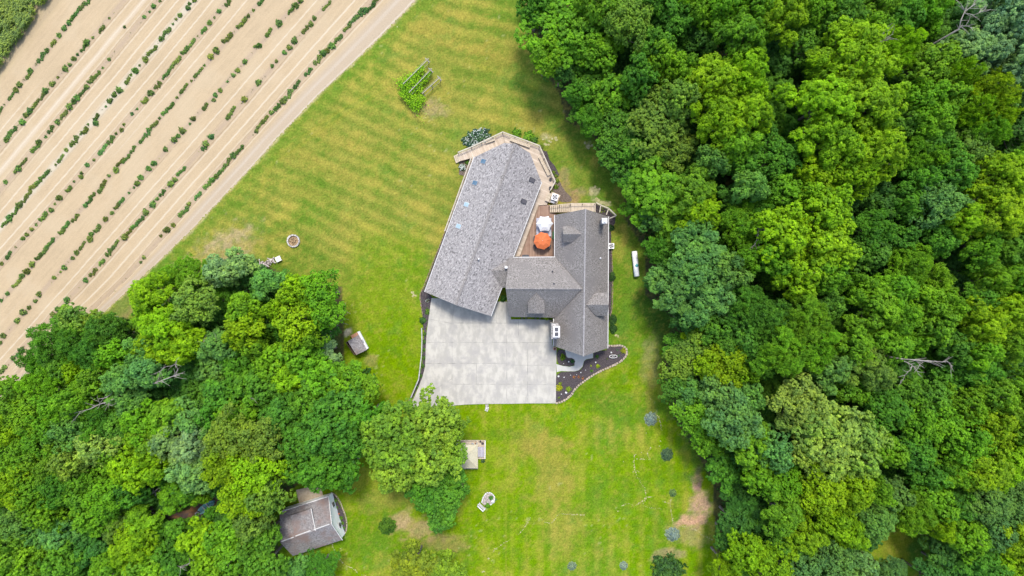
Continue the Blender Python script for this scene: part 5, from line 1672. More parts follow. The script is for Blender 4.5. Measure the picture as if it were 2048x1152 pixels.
 (470, 870, 50, 'O', 'd', 12, 'upper part of the fine-leaved olive crowns in the lower left wood'), (530, 880, 46, 'O', 'd', 12), (460, 930, 48, 'Y', 'd', 12), (515, 940, 56, 'Y', 'd', 12), (490, 990, 46, 'Y', 'd', 11), (540, 985, 38, 'O', 'd', 11), (510, 1040, 36, 'O', 'd', 10), (435, 900, 30, 'O', 'd', 10),
 (270, 930, 46, 'Y', 'l', 11, 'bright leafy crown in the middle of the lower left wood'), (305, 925, 36, 'Y', 'l', 11), (240, 915, 34, 'L', 'l', 10), (50, 910, 44, 'L', 'd', 11), (25, 970, 48, 'Y', 'd', 12), (75, 970, 44, 'L', 'd', 11), (110, 925, 44, 'L', 'd', 11), (130, 970, 42, 'G', 'd', 11), (160, 920, 38, 'O', 'd', 11), (175, 980, 46, 'L', 'd', 11), (220, 990, 44, 'L', 'd', 11), (200, 1030, 40, 'L', 'd', 10), (110, 1020, 38, 'L', 'd', 10),
 (265, 980, 38, 'G', 'd', 9), (40, 1040, 42, 'B', 'd', 10), (30, 1085, 40, 'L', 'l', 10), (85, 1060, 36, 'B', 'b', 9), (130, 1065, 38, 'B', 'b', 9), (70, 1120, 44, 'L', 'l', 10), (130, 1115, 44, 'G', 'l', 10), (20, 1135, 38, 'L', 'l', 10), (185, 1090, 38, 'D', 'l', 8), (250, 1050, 36, 'O', 'f', 8), (290, 1040, 38, 'L', 'b', 8), (270, 1090, 44, 'Y', 'b', 10), (230, 1130, 38, 'L', 'd', 9),
 (330, 1070, 36, 'G', 'b', 7), (300, 1130, 38, 'L', 'l', 9), (350, 1120, 38, 'G', 'b', 8), (410, 1080, 40, 'Y', 'l', 9), (455, 1065, 40, 'L', 'l', 9), (470, 1110, 44, 'L', 'l', 9), (420, 1130, 38, 'L', 'l', 9), (520, 1080, 40, 'G', 'l', 9), (530, 1130, 40, 'G', 'l', 9), (580, 1140, 34, 'B', 'b', 6),
 # the big tree by the gazebo and its neighbours
 (800, 870, 74, 'V', 'l', 11, 'big leafy tree at the lower left corner of the driveway'), (870, 840, 56, 'V', 'l', 11), (860, 920, 56, 'V', 'l', 11), (790, 940, 50, 'V', 'l', 10), (905, 850, 30, 'V', 'l', 9), (760, 900, 34, 'V', 'l', 9),
 (885, 980, 44, 'G', 'l', 8, 'lower darker green crown below the tan gazebo roof'), (850, 985, 34, 'G', 'l', 8), (910, 960, 28, 'G', 'l', 6), (902, 905, 27, 'V', 'l', 8), (885, 1020, 34, 'G', 'l', 7),
 (830, 1128, 46, 'U', 'l', 7, 'wispy yellow-green tree cut by the bottom edge, left of the two'), (890, 1138, 40, 'U', 'l', 6.5, 'wispy yellow-green tree cut by the bottom edge, right of the two'),
 (640, 1135, 40, 'G', 'f', 5, 'spiky green conifer right below the detached garage'),
]

LAND = [((1088, 450), 'the umbrellas'), ((1270, 528), 'the propane tank'), ((587, 482), 'the fire pit'), ((715, 687), 'the small shed'), ((620, 1050), 'the detached garage'), ((934, 912), 'the gazebo'),
        ((975, 1000), 'the gravel patch'), ((415, 1013), 'the boat'), ((1930, 30), 'the forked bare tree'), ((1770, 75), 'the bare twigs'), ((1850, 730), 'the fallen tree'),
        ((320, 765), 'the curved branches'), ((190, 810), 'the long branch'), ((1397, 1010), 'the pink earth'), ((1800, 1090), 'the grass clearing'), ((1184, 262), 'the teal lid'), ((530, 526), 'the log pile'), ((150, 610), 'the pointed tree'),
        ((1865, 410), 'the pale crown'), ((1640, 430), 'the twiggy crown'), ((1660, 870), 'the pale-tipped tree'), ((490, 940), 'the olive crowns'), ((870, 170), 'the trellises'), ((1318, 245), 'the olive crown'), ((1395, 530), 'the blue-green giant'),
        ((1600, 640), 'the star-leaved crown'), ((1455, 735), 'the lime crown'), ((1990, 40), 'the silvery crown'), ((1700, 120), 'the brightest crown'), ((2048, 250), 'the right edge'), ((2048, 600), 'the right edge'), ((2048, 900), 'the right edge'),
        ((1100, 0), 'the top edge'), ((1400, 0), 'the top edge'), ((1650, 0), 'the top edge'), ((1950, 1152), 'the bottom edge'), ((1600, 1152), 'the bottom edge'), ((100, 1152), 'the bottom edge'), ((350, 1152), 'the bottom edge'),
        ((0, 860), 'the left edge'), ((0, 1050), 'the left edge'), ((270, 930), 'the bright crown'), ((310, 595), 'the field corner'), ((660, 635), 'the spiky branches')]
used_labels = set()


def place_label(x, y, base, wood):
    cand = sorted(LAND, key=lambda q: (q[0][0] - x) ** 2 + (q[0][1] - y) ** 2)
    for (lx, ly), nm in cand[:2]:
        dx, dy = x - lx, y - ly
        dist = math.hypot(dx, dy)
        if dist > 260:
            break
        w = 'right of' if dx > 2 * abs(dy) else 'left of' if -dx > 2 * abs(dy) else 'below' if dy > 2 * abs(dx) else 'above' if -dy > 2 * abs(dx) else \
            ('below and ' if dy > 0 else 'above and ') + ('right of' if dx > 0 else 'left of')
        far = 'just ' if dist < 90 else ''
        l = '%s %s%s %s' % (base, far, w, nm)
        if l in used_labels and len(cand) > 1:
            for (kx, ky), n2_ in cand[1:5]:
                ddx, ddy = x - kx, y - ky
                if n2_ == nm:
                    continue
                w2 = ('right of' if ddx > 0 else 'left of') if abs(ddx) > abs(ddy) else ('below' if ddy > 0 else 'above')
                l2 = '%s, %s %s' % (l, w2, n2_)
                if l2 not in used_labels and len(l2.split()) <= 16:
                    l = l2
                    break
        if l not in used_labels and len(l.split()) <= 16:
            used_labels.add(l)
            return l
    for (ax, ay), an in cand[:8]:
        for (bx, by), bn in cand[:14]:
            if an == bn:
                continue
            wa = ('right of' if x > ax else 'left of') if abs(x - ax) > abs(y - ay) else ('below' if y > ay else 'above')
            wb = ('right of' if x > bx else 'left of') if abs(x - bx) > abs(y - by) else ('below' if y > by else 'above')
            l = '%s %s %s, %s %s' % (base, wa, an, wb, bn)
            if l not in used_labels and len(l.split()) <= 16:
                used_labels.add(l)
                return l
    print('NOLABEL', base)
    used_labels.add(base)
    return base


def add_tree(x, y, r, ck, sk, zc, label=None, name=None):
    stl = SK[sk]
    rr = r * S * (H - zc) / H
    sz = 's' if rr < 3.0 else 'm' if rr < 4.9 else 'l'
    pr = rnd.choice(PROTO[(stl, sz)])
    cm, tm2, R, Hc = pr
    c = P(x, y, zc)
    wood = 'right' if x > 1000 else 'left'
    if label is None:
        sw = 'small' if r < 35 else 'large' if r > 52 else 'medium'
        label = place_label(x, y, '%s %s %s tree' % (sw, CW[ck], SW2[stl]), wood)
    else:
        used_labels.add(label)
    t = thing(name or 'broadleaf_tree', (c.x, c.y, 0), label, 'tree', 'trees of the %s wood' % wood)
    t.rotation_euler = (0, 0, rnd.uniform(0, 6.28))
    s = rr / R
    t.scale = (s, s * rnd.uniform(.94, 1.06), zc / Hc * (1.0 if rr / R > .8 else 1.0))
    cr = bpy.data.objects.new('crown', cm)
    col.objects.link(cr)
    cr.parent = t
    base = np.array(COLS[ck]) * rnd.uniform(.9, 1.12) * (1.22 if x < 1000 else 1.10)
    base = base * np.array([rnd.uniform(.88, 1.12), 1, rnd.uniform(.8, 1.2)])
    cr.color = (*base, 1)
    tk_ = bpy.data.objects.new('trunk', tm2)
    col.objects.link(tk_)
    tk_.parent = t
    return t


for t in TREES:
    add_tree(*t)

# understory trees wherever a gap in the canopy would show the floor
tx = np.array([t[0] for t in TREES], float)
ty = np.array([t[1] for t in TREES], float)
trr = np.array([t[2] for t in TREES], float)
fillers = []
nofill = [(712, 690, 50), (690, 650, 30), (820, 900, 140), (1800, 1100, 62), (385, 1015, 62), (1397, 1010, 46), (455, 600, 20), (620, 1050, 75), (1425, 960, 20), (420, 1000, 40)]
for y in range(-10, 1175, 27):
    for x in range(-10, 2070, 27):
        xx, yy = x + rnd.uniform(-9, 9), y + rnd.uniform(-9, 9)
        inn = [bool(inside(FOREST_R, xx + a, yy + b)) or bool(inside(FOREST_L, xx + a, yy + b)) for a, b in ((0, 0), (22, 0), (-22, 0), (0, 22), (0, -22))]
        if not all(inn):
            continue
        if any((xx - a) ** 2 + (yy - b) ** 2 < c * c for a, b, c in nofill):
            continue
        dd = np.sqrt((tx - xx) ** 2 + (ty - yy) ** 2) / trr
        if dd.min() < .72:
            continue
        if any((xx - a) ** 2 + (yy - b) ** 2 < 30 ** 2 for a, b in fillers):
            continue
        fillers.append((xx, yy))
        add_tree(xx, yy, rnd.uniform(26, 36), rnd.choice('DDDGGG'), rnd.choice('bdlf'), rnd.uniform(4.5, 7), None, 'understory_tree')
print('trees', len(TREES), 'fillers', len(fillers))

# undergrowth on the wood floor
rs = np.random.RandomState(5)
cx_, cy_ = rs.uniform(-60, 2110, 60000), rs.uniform(-60, 1210, 60000)
ok = (inside(FOREST_R, cx_ + 6, cy_) & inside(FOREST_R, cx_ - 10, cy_)) | (inside(FOREST_L, cx_ + 8, cy_) & inside(FOREST_L, cx_ - 8, cy_) & inside(FOREST_L, cx_, cy_ + 8))
for a, b, c in nofill:
    ok &= ((cx_ - a) ** 2 + (cy_ - b) ** 2 > c * c)
ok &= vnoise(cx_, cy_, 40, 77, 3) > .38
cx_, cy_ = cx_[ok], cy_[ok]
cc_ = np.stack([(cx_ - 1024) * S, (576 - cy_) * S, .25 + 1.3 * vnoise(cx_, cy_, 30, 78, 2) * rs.rand(len(cx_))], 1)
cc_ = np.repeat(cc_, 3, 0) + rs.randn(len(cc_) * 3, 3) * .18
nn = unit(rs.randn(len(cc_), 3) * .6 + np.array([0, 0, 1.0]))
v, f = leaf_quads(cc_, nn, rs.uniform(.16, .34, len(cc_)), rs.uniform(.1, .2, len(cc_)), rs)
ug = link_mesh('undergrowth', raw_mesh('undergrowth', v, f, M['leaf'], fr=rs.rand(len(cc_))))
ug.color = (0.03, 0.085, 0.014, 1)
tag(ug, 'dark green low plants covering the floor of the woods', 'undergrowth', kind='stuff')


# ------------------------------------------------------------------ bushes
def bush_mesh(name, seed, R, hgt, n, la, lb, up=.6, cone=0.0, m='leaf', clump=.16):
    rs = np.random.RandomState(seed)
    k = n // 9
    d = unit(rs.randn(k, 3))
    d[:, 2] = np.abs(d[:, 2])
    rad = rs.uniform(.6, 1.0, (k, 1))
    c = d * rad * np.array([R, R, hgt])
    if cone:
        z = rs.rand(k) ** 2.0
        a = rs.rand(k) * 6.283
        q = (1 - z) * R * rs.uniform(.75, 1.0, k)
        c = np.stack([q * np.cos(a), q * np.sin(a), z * hgt], 1)
        d = unit(np.stack([np.cos(a), np.sin(a), np.full(k, .5)], 1))
    th_ = np.arctan2(c[:, 1], c[:, 0])
    out = (1 + .05 * np.sin(2 * th_ + seed) + .09 * np.sin(9 * th_ + seed)) if cone else 1 + .10 * np.sin(3 * th_ + seed) + .1 * np.sin(5 * th_ + 2 * seed)
    c[:, 0] *= out
    c[:, 1] *= out
    tone = rs.rand(k)
    c = np.repeat(c, 9, 0) + rs.randn(k * 9, 3) * clump * .5
    d = np.repeat(d, 9, 0)
    c[:, 2] = np.maximum(c[:, 2], .03)
    nn = unit(d * .8 + np.array([0, 0, up]) + rs.randn(len(c), 3) * .45)
    s = rs.uniform(.7, 1.3, len(c))
    v, f = leaf_quads(c, nn, la * s, lb * s, rs)
    return raw_mesh(name, v, f, M[m], fr=np.clip(np.repeat(tone, 9) * .6 + rs.rand(len(c)) * .4, 0, 1))


bush_protos = {'round': [bush_mesh('foliage', 200 + i, 1.0, .9, 1500, .085, .06, clump=.14) for i in range(3)],
               'spruce': [bush_mesh('foliage', 210 + i, 1.05, 1.5, 3200, .10, .035, .4, 1, 'needle', .10) for i in range(2)],
               'tuft': [bush_mesh('foliage', 220 + i, 1.0, .7, 500, .22, .10, clump=.2) for i in range(3)]}
stem_me = bpy.data.meshes.new('stem')
_s = MB().tube([(0, 0, 0), (.02, 0, .3), (0, .02, .7)], [.05, .04, .02], 6)
stem_me.from_pydata([tuple(q) for q in _s.v], [], _s.f)
stem_me.materials.append(M['bark'])


def bush(x, y, r, colr, label, kind='round', name='bush', cat='bush', hs=1.0, z=0.0, sx=1.0, rot=None, group=None, flowers=None):
    c = P(x, y, z)
    t = thing(name, c, label, cat, group)
    R = r * S
    t.rotation_euler = (0, 0, rnd.uniform(0, 6.28) if rot is None else rot)
    t.scale = (R * sx, R, R * hs)
    o = bpy.data.objects.new('foliage', rnd.choice(bush_protos[kind]))
    col.objects.link(o)
    o.parent = t
    o.color = (*colr, 1)
    q = bpy.data.objects.new('stem', stem_me)
    col.objects.link(q)
    q.parent = t
    if flowers:
        fm, nf = flowers
        mb = MB()
        rr = random.Random(int(x))
        for k in range(nf):
            a, u = rr.uniform(0, 6.28), rr.random()
            q2 = math.sqrt(u)
            zz = .92 * math.sqrt(max(0, 1 - q2 * q2)) + .08
            mb.blob((q2 * math.cos(a), q2 * math.sin(a), zz), .075 / max(R, .5), k, .6, 5)
        me = bpy.data.meshes.new('flowers')
        me.from_pydata([tuple(v_) for v_ in mb.v], [], mb.f)
        me.materials.append(M[fm])
        o2 = link_mesh('flowers', me, t)
    return t


BL = (0.165, 0.225, 0.180)
bush(1301.5, 838, 12.5, BL, 'round silvery blue spruce beside the right wood, upper of those on the lawn', 'spruce', 'blue_spruce', 'spruce', .9)
bush(1345, 1068, 13.5, BL, 'largest silvery blue spruce, below the pink bare earth', 'spruce', 'blue_spruce', 'spruce', .9)
bush(1334, 909, 12, (0.06, 0.11, 0.05), 'dark green young spruce on the lower lawn beside the wood', 'spruce', 'spruce', 'spruce', .9)
bush(1345.5, 986, 7.5, (0.09, 0.16, 0.05), 'tiny green spruce left of the pink bare earth', 'spruce', 'spruce', 'spruce', .9)
bush(1144, 1132, 8.5, (0.13, 0.19, 0.13), 'small grey-green spruce at the bottom of the lawn, left one', 'spruce', 'spruce', 'spruce', .9)
bush(1247, 1131, 8, BL, 'small silvery blue spruce at the bottom of the lawn, right one', 'spruce', 'blue_spruce', 'spruce', .9)
bush(775, 1052, 16.5, (0.055, 0.13, 0.012), 'dark green rounded conifer alone on the grass right of the detached garage', 'spruce', 'spruce', 'spruce', 1.1)
bush(1333, 1140, 34, (0.045, 0.11, 0.018), 'big dark rounded bush at the bottom edge near the right wood', 'round', hs=.8)
bush(957, 277, 20, (0.05, 0.10, 0.05), 'dark green bush dotted with white blossoms above the left deck corner', 'tuft', 'flowering_bush', hs=.8, sx=1.25, rot=math.radians(25), flowers=('white_flower', 90))
bush(946, 287, 10, (0.05, 0.10, 0.05), 'smaller white-dotted bush against the left deck rail', 'tuft', 'flowering_bush', hs=.8, flowers=('white_flower', 30))
bush(932, 282, 9, (0.05, 0.10, 0.05), 'white-dotted bush left of the large blossoming one', 'tuft', 'flowering_bush', hs=.8, flowers=('white_flower', 24))
bush(925, 335, 7.5, (0.06, 0.11, 0.04), 'white flowering plant in the bed below the deck steps', 'round', 'flowering_bush', hs=.8, flowers=('white_flower', 60))
bush(935, 325, 5, (0.08, 0.17, 0.02), 'green plant in the bed below the deck steps', 'tuft')
bush(1033, 267, 10, (0.09, 0.20, 0.012), 'light green bush outside the top right deck rail', 'tuft', hs=.8)
bush(1057, 273, 11, (0.12, 0.25, 0.015), 'bright green bush outside the top right deck rail, larger one', 'tuft', hs=.8)
bush(1069, 281, 7, (0.07, 0.16, 0.02), 'darker bush at the right end of the pair above the deck', 'tuft')
bush(1082, 294, 5, (0.12, 0.16, 0.02), 'small olive bush at the top right deck corner', 'tuft')
for k, (x, y, r) in enumerate([(1107, 345, 4), (1112, 352, 4), (1114, 362, 5), (1112, 374, 5), (1105, 385, 3)]):
    bush(x, y, r, (0.11, 0.17, 0.02), '%s of the small plants in the strip right of the deck, counted downwards' % ['first', 'second', 'third', 'fourth', 'fifth'][k], 'tuft', 'garden_plant', 'plant', group='plants right of the deck')
for k, (x, y, r, sx) in enumerate([(1222, 456, 7, 1), (1224, 553, 7, 1.6), (1225, 640, 8, 1.6), (1226, 658, 8, 1.2)]):
    bush(x, y, r, (0.035, 0.085, 0.02), '%s dark shrub against the right wall of the main house, counted from the top' % ['first', 'second', 'third', 'fourth'][k], 'round', sx=sx, rot=math.pi / 2, group='shrubs along the right wall')
for k, (x, y) in enumerate([(1205, 418), (1209, 423), (1203, 424)]):
    bush(x, y, 2.6, (0.15, 0.18, 0.05), '%s small plant in the railed mulch corner' % ['upper', 'right', 'left'][k], 'tuft', 'garden_plant', 'plant')
YB = (0.28, 0.30, 0.012)
bush(1118, 776, 7.6, YB, 'large yellow-green bush in the bed at the driveway edge', hs=.8)
bush(1120.5, 767, 4, (0.14, 0.2, 0.02), 'small green plant on top of the yellow bush at the driveway', 'tuft', 'garden_plant', 'plant')
bush(1137, 778, 6, (0.17, 0.25, 0.02), 'loose light green bush beside the stone edging at the lower bed end', 'tuft')
bush(1118, 795.5, 3.3, (0.13, 0.18, 0.02), 'small green bush at the lowest tip of the large bed', 'tuft')
bush(1195.3, 732, 5, (0.24, 0.32, 0.015), 'round lime green bush in the middle of the large bed')
bush(1181.5, 731.5, 2.8, (0.26, 0.32, 0.015), 'small lime plant left of the round lime bush', 'tuft', 'garden_plant', 'plant')
bush(1247, 701, 6.5, (0.24, 0.25, 0.015), 'yellow bush in the right-hand bend of the large bed', 'tuft')
bush(1194, 713, 4.3, (0.05, 0.12, 0.02), 'dark green plant beside the porch in the large bed', 'tuft', 'garden_plant', 'plant')
bush(1183, 742, 3.8, (0.06, 0.14, 0.02), 'green plant at the stone edging below the lime plants', 'tuft', 'garden_plant', 'plant')
bush(1214, 717.5, 3, (0.08, 0.1, 0.03), 'sparse plant left of the bird bath', 'tuft', 'garden_plant', 'plant')
bush(1234, 700, 3, (0.07, 0.13, 0.06), 'sparse plant above the bird bath', 'tuft', 'garden_plant', 'plant')
bush(1237, 711, 3.2, (0.06, 0.12, 0.05), 'sparse plant right of the bird bath', 'tuft', 'garden_plant', 'plant')
bush(1125.5, 714, 5.6, (0.13, 0.21, 0.01), 'tall green bush in the small front bed', sx=1.3, rot=math.pi / 2, hs=1.2)
bush(1145, 722.5, 4.6, (0.035, 0.10, 0.03), 'dark green plant at the right end of the small front bed', 'tuft', 'garden_plant', 'plant')
for k, (x, y) in enumerate([(1148, 754), (1157, 753.5), (1165, 756)]):
    bush(x, y, 3.1, (0.10, 0.12, 0.02), '%s of three plants with red flowers in the large bed' % ['left', 'middle', 'right'][k], 'tuft', 'flowering_plant', 'plant', group='red flowering plants', flowers=('red_leaf', 14))
bush(1093.5, 636.5, 4.6, (0.24, 0.36, 0.015), 'lime green plant at the wall right of the driveway dormer', 'tuft', 'garden_plant', 'plant', hs=.9)
for k, x in enumerate((1044, 1052, 1071, 1080)):
    bush(x, 636.5, 2.2, (0.12, 0.14, 0.10), '%s of four small plants in front of the middle wing' % ['first', 'second', 'third', 'fourth'][k], 'tuft', 'garden_plant', 'plant', group='small plants in front of the middle wing')
bush(1007, 597, 8, (0.03, 0.09, 0.012), 'dark bush in the gap between the left wing and the middle wing', sx=.8)
bush(846, 641, 7.5, (0.06, 0.14, 0.025), 'green bush at the top of the strip left of the driveway', hs=1.0)
bush(855, 623, 5, (0.08, 0.16, 0.02), 'small bush beside the driveway near the left wing corner', 'tuft', sx=1.4, rot=math.pi / 2)
bush(855, 601, 4.2, (0.12, 0.12, 0.08), 'pale flowering plant at the left wing corner', 'tuft', 'flowering_plant', 'plant', flowers=('white_flower', 16))
for k, (x, y) in enumerate([(849.5, 668), (849, 684), (848.5, 700), (848, 716), (846, 732), (842, 752), (833, 774)]):
    bush(x, y, 3.3, (0.06, 0.13, 0.02), '%s plant down the strip between the rail fence and the driveway' % ['first', 'second', 'third', 'fourth', 'fifth', 'sixth', 'seventh'][k], 'tuft', 'garden_plant', 'plant', sx=1.4, rot=math.pi / 2, group='plants between fence and driveway')
for k, (x, y, r) in enumerate([(670, 1001, 4.5), (673, 1015, 3.5), (682, 1036, 4.5), (684, 1046, 4.5), (687, 1056, 3.5)]):
    bush(x, y, r, (0.08, 0.17, 0.02), '%s green plant in the bed at the garage gable, counted from the top' % ['first', 'second', 'third', 'fourth', 'fifth'][k], 'tuft', 'garden_plant', 'plant', group='plants at the garage gable')
bush(676.5, 1028, 3.6, (0.10, 0.10, 0.02), 'red flowering plant in the bed at the garage gable', 'tuft', 'flowering_plant', 'plant', flowers=('red_leaf', 30))
bush(982, 995.5, 4.5, (0.06, 0.17, 0.03), 'green plant on the gravel patch, upper right', 'tuft', 'garden_plant', 'plant')
bush(975, 1011, 5, (0.08, 0.22, 0.01), 'green plant on the lower rim of the gravel patch', 'tuft', 'garden_plant', 'plant')
bush(991.5, 999, 2.6, (0.07, 0.17, 0.05), 'tiny plant right of the gravel patch', 'tuft', 'garden_plant', 'plant')
bush(966, 922, 4, (0.06, 0.11, 0.04), 'dark plant in the grass at the lower right gazebo corner', 'tuft', 'garden_plant', 'plant')

# vines on the trellises
for k, (a, b, r, lb) in enumerate([((848, 133), (800, 175), 7.5, 'vine'), ((862, 143), (805, 196), 8, 'vine'), ((848, 192), (820, 215), 10, 'vine')]):
    rs = np.random.RandomState(300 + k)
    A, B = P(*a, 1.4), P(*b, 1.4)
    L = (B - A).length
    n = int(200 * L)
    t = rs.rand(n) ** .75
    w = (.20 + .60 * t) * r / 8 * (.5 + vnoise(t * 100, t * 0 + k * 7, 14, 40 + k, 2))
    d = (B - A).normalized()
    u = np.array([-d.y, d.x, 0])
    c = np.array(A)[None] + t[:, None] * np.array(B - A)[None] + u[None] * (rs.randn(n) * w)[:, None]
    c[:, 2] = np.clip(1.45 - rs.rand(n) ** 2 * 1.3, .05, 1.8)
    nn = unit(rs.randn(n, 3) * .6 + np.array([0, 0, 1.]))
    v, f = leaf_quads(c, nn, rs.uniform(.09, .16, n), rs.uniform(.06, .11, n), rs)
    vo = link_mesh('grape_vine', raw_mesh('grape_vine', v, f, M['leaf'], fr=rs.rand(n)))
    vo.color = (0.17, 0.33, 0.010, 1)
    tag(vo, 'leafy vine climbing the %s trellis rail' % ['left', 'middle', 'right'][k], 'vine', 'vines on the trellises')

# ------------------------------------------------------------------ crops
crop_protos = {}
for nm, (R, Hh, n) in {'small': (.14, .16, 70), 'round': (.36, .42, 330)}.items():
    crop_protos[nm] = [bush_mesh('foliage', 400 + i + len(nm), R, Hh, n, .085, .055, clump=.10) for i in range(3)]


def crop_long(seed):
    rs = np.random.RandomState(seed)
    cs_, ds_ = [], []
    m = 7
    for i in range(m):
        xo = (i / (m - 1) - .5) * 2.0
        r = .36 * rs.uniform(.6, 1.25)
        k = 26
        d = unit(rs.randn(k, 3))
        d[:, 2] = np.abs(d[:, 2])
        c = d * r * rs.uniform(.6, 1, (k, 1)) + np.array([xo + rs.randn() * .06, rs.randn() * .10, 0])
        cs_.append(np.repeat(c, 6, 0) + rs.randn(k * 6, 3) * .05)
        ds_.append(np.repeat(d, 6, 0))
    c, d = np.vstack(cs_), np.vstack(ds_)
    c[:, 2] = np.maximum(c[:, 2], .03)
    nn = unit(d * .8 + np.array([0, 0, .5]) + rs.randn(len(c), 3) * .45)
    v, f = leaf_quads(c, nn, .09 * rs.uniform(.7, 1.3, len(c)), .06 * rs.uniform(.7, 1.3, len(c)), rs)
    return raw_mesh('foliage', v, f, M['leaf'], fr=rs.rand(len(c)))


crop_protos['long'] = [crop_long(420 + i) for i in range(5)]
ORD = ['nearest the lawn', 'second from the lawn', 'third from the lawn', 'fourth from the lawn', 'fifth from the lawn', 'sixth from the lawn', 'seventh from the lawn', 'eighth from the lawn', 'farthest from the lawn']


def ordinal(n):
    return '%d%s' % (n, 'th' if 10 <= n % 100 <= 20 else {1: 'st', 2: 'nd', 3: 'rd'}.get(n % 10, 'th'))


ncrop = 0
allc = sorted([(-s, ri, i) for ri, row in enumerate(ROWS) for i, (x, y, s) in enumerate(row)])
keepc = set((ri, i) for _, ri, i in allc[:298])
rs = np.random.RandomState(9)
sc, sn = [], []
for ri, row in enumerate(ROWS):
    row_s = sorted(row, key=lambda q: q[1])
    idx = 0
    for i0, (x, y, s) in enumerate(row):
        if (ri, i0) not in keepc:
            k = 24
            c = np.array(P(x, y))[None] + rs.randn(k, 3) * np.array([.12, .12, .05]) + np.array([0, 0, .12])
            sc.append(c)
    for (x, y, s) in row_s:
        i0 = row.index((x, y, s))
        if (ri, i0) not in keepc:
            continue
        idx += 1
        kd = 'small' if s < 8 else 'round' if s < 15 else 'long'
        m_ = rnd.choice(crop_protos[kd])
        c = P(x, y)
        word = {'small': 'small leafy', 'round': 'round leafy', 'long': 'long leafy'}[kd]
        f = fits[ri]
        dxdy = np.polyval(np.polyder(f), y)
        ang = math.atan2(-1, dxdy) if True else 0
        t = bpy.data.objects.new('crop_plant', m_)
        col.objects.link(t)
        t.location = (c.x, c.y, .02)
        t.rotation_euler = (0, 0, ang + (rnd.uniform(-.12, .12) if kd == 'long' else rnd.uniform(0, 6)))
        if kd == 'long':
            t.scale = (s * S / 2.5 * 1.05, rnd.uniform(.7, 1.15), rnd.uniform(.6, .9))
        elif kd == 'round':
            q = s * S / .78
            t.scale = (q, q * rnd.uniform(.85, 1.1), q)
        else:
            q = s * S / .36
            t.scale = (q, q, q)
        b = rnd.uniform(.8, 1.15)
        b *= rnd.uniform(.85, 1.35)
        t.color = (.078 * b * rnd.uniform(.85, 1.6), .155 * b, .036 * b, 1)
        tag(t, '%s crop clump, %s from the top in the row %s' % (word, ordinal(idx), ORD[ri]), 'crop plant', 'crop clumps in the field rows')
        ncrop += 1
print('crops', ncrop)
# seedlings between the clumps
for ri, f in enumerate(fits):
    for y in np.arange(0, 780, 3.2):
        x = float(np.polyval(f, y))
        if x < -5 or x > np.interp(y, ey, ex) - 20 or rs.rand() < .78:
            continue
        k = rs.randint(2, 7)
        c = np.array(P(x + rs.randn() * 2.0, y + rs.randn()))[None] + rs.randn(k, 3) * np.array([.06, .06, .02]) + np.array([0, 0, .07])
        sc.append(c)
sc = np.vstack(sc)
v, f = leaf_quads(sc, unit(rs.randn(len(sc), 3) * .5 + np.array([0, 0, 1.])), rs.uniform(.04, .08, len(sc)), rs.uniform(.03, .05, len(sc)), rs)
so_ = link_mesh('seedlings', raw_mesh('seedlings', v, f, M['leaf'], fr=rs.rand(len(sc))))
so_.color = (.11, .13, .04, 1)
tag(so_, 'scattered tiny seedlings between the crop clumps', 'seedlings', kind='stuff')

# tall crop in the far corner
rs = np.random.RandomState(31)
n = 11000
x, y = rs.uniform(-60, 104, n), rs.uniform(-50, 146, n)
ok = (x / 104 + y / 146) + .09 * (vnoise(x, y, 22, 51, 3) - .5) < .98
ok &= vnoise(x, y, 14, 52, 3) > .40
x, y = x[ok], y[ok]
n = len(x)
base = np.stack([(x - 1024) * S, (576 - y) * S, np.full(n, .02)], 1)
vs, fs, rn = [], [], []
for k in range(4):
    a = rs.uniform(-.5, .5, n) + math.radians(60) + (math.pi * (k % 2))
    h0 = rs.uniform(.3, 1.5, n)
    L = rs.uniform(.3, .6, n)
    w = .045
    d = np.stack([np.cos(a), np.sin(a), np.zeros(n)], 1)
    u = np.stack([-np.sin(a), np.cos(a), np.zeros(n)], 1) * w
    p0 = base + np.array([0, 0, 1.]) * h0[:, None]
    p1 = p0 + d * L[:, None] * .5 + np.array([0, 0, .22])
    p2 = p0 + d * L[:, None] + np.array([0, 0, -.05])
    v = np.stack([p0 - u, p0 + u, p1 + u, p1 - u, p2 + u * .2, p2 - u * .2], 1).reshape(-1, 3)
    i = np.arange(n)[:, None] * 6 + sum(len(q) for q in vs)
    fs.append(np.concatenate([i + np.array([[0, 1, 2, 3]]), i + np.array([[3, 2, 4, 5]])], 0))
    vs.append(v)
    rn.append(np.tile(rs.rand(n), 2))
mz = link_mesh('tall_crop', raw_mesh('tall_crop', np.vstack(vs), np.vstack(fs), M['leaf'], fr=np.concatenate(rn)))
mz.color = (.17, .24, .055, 1)
tag(mz, 'tall blade-leaved crop standing in the top left corner of the photo', 'tall crop', kind='stuff')


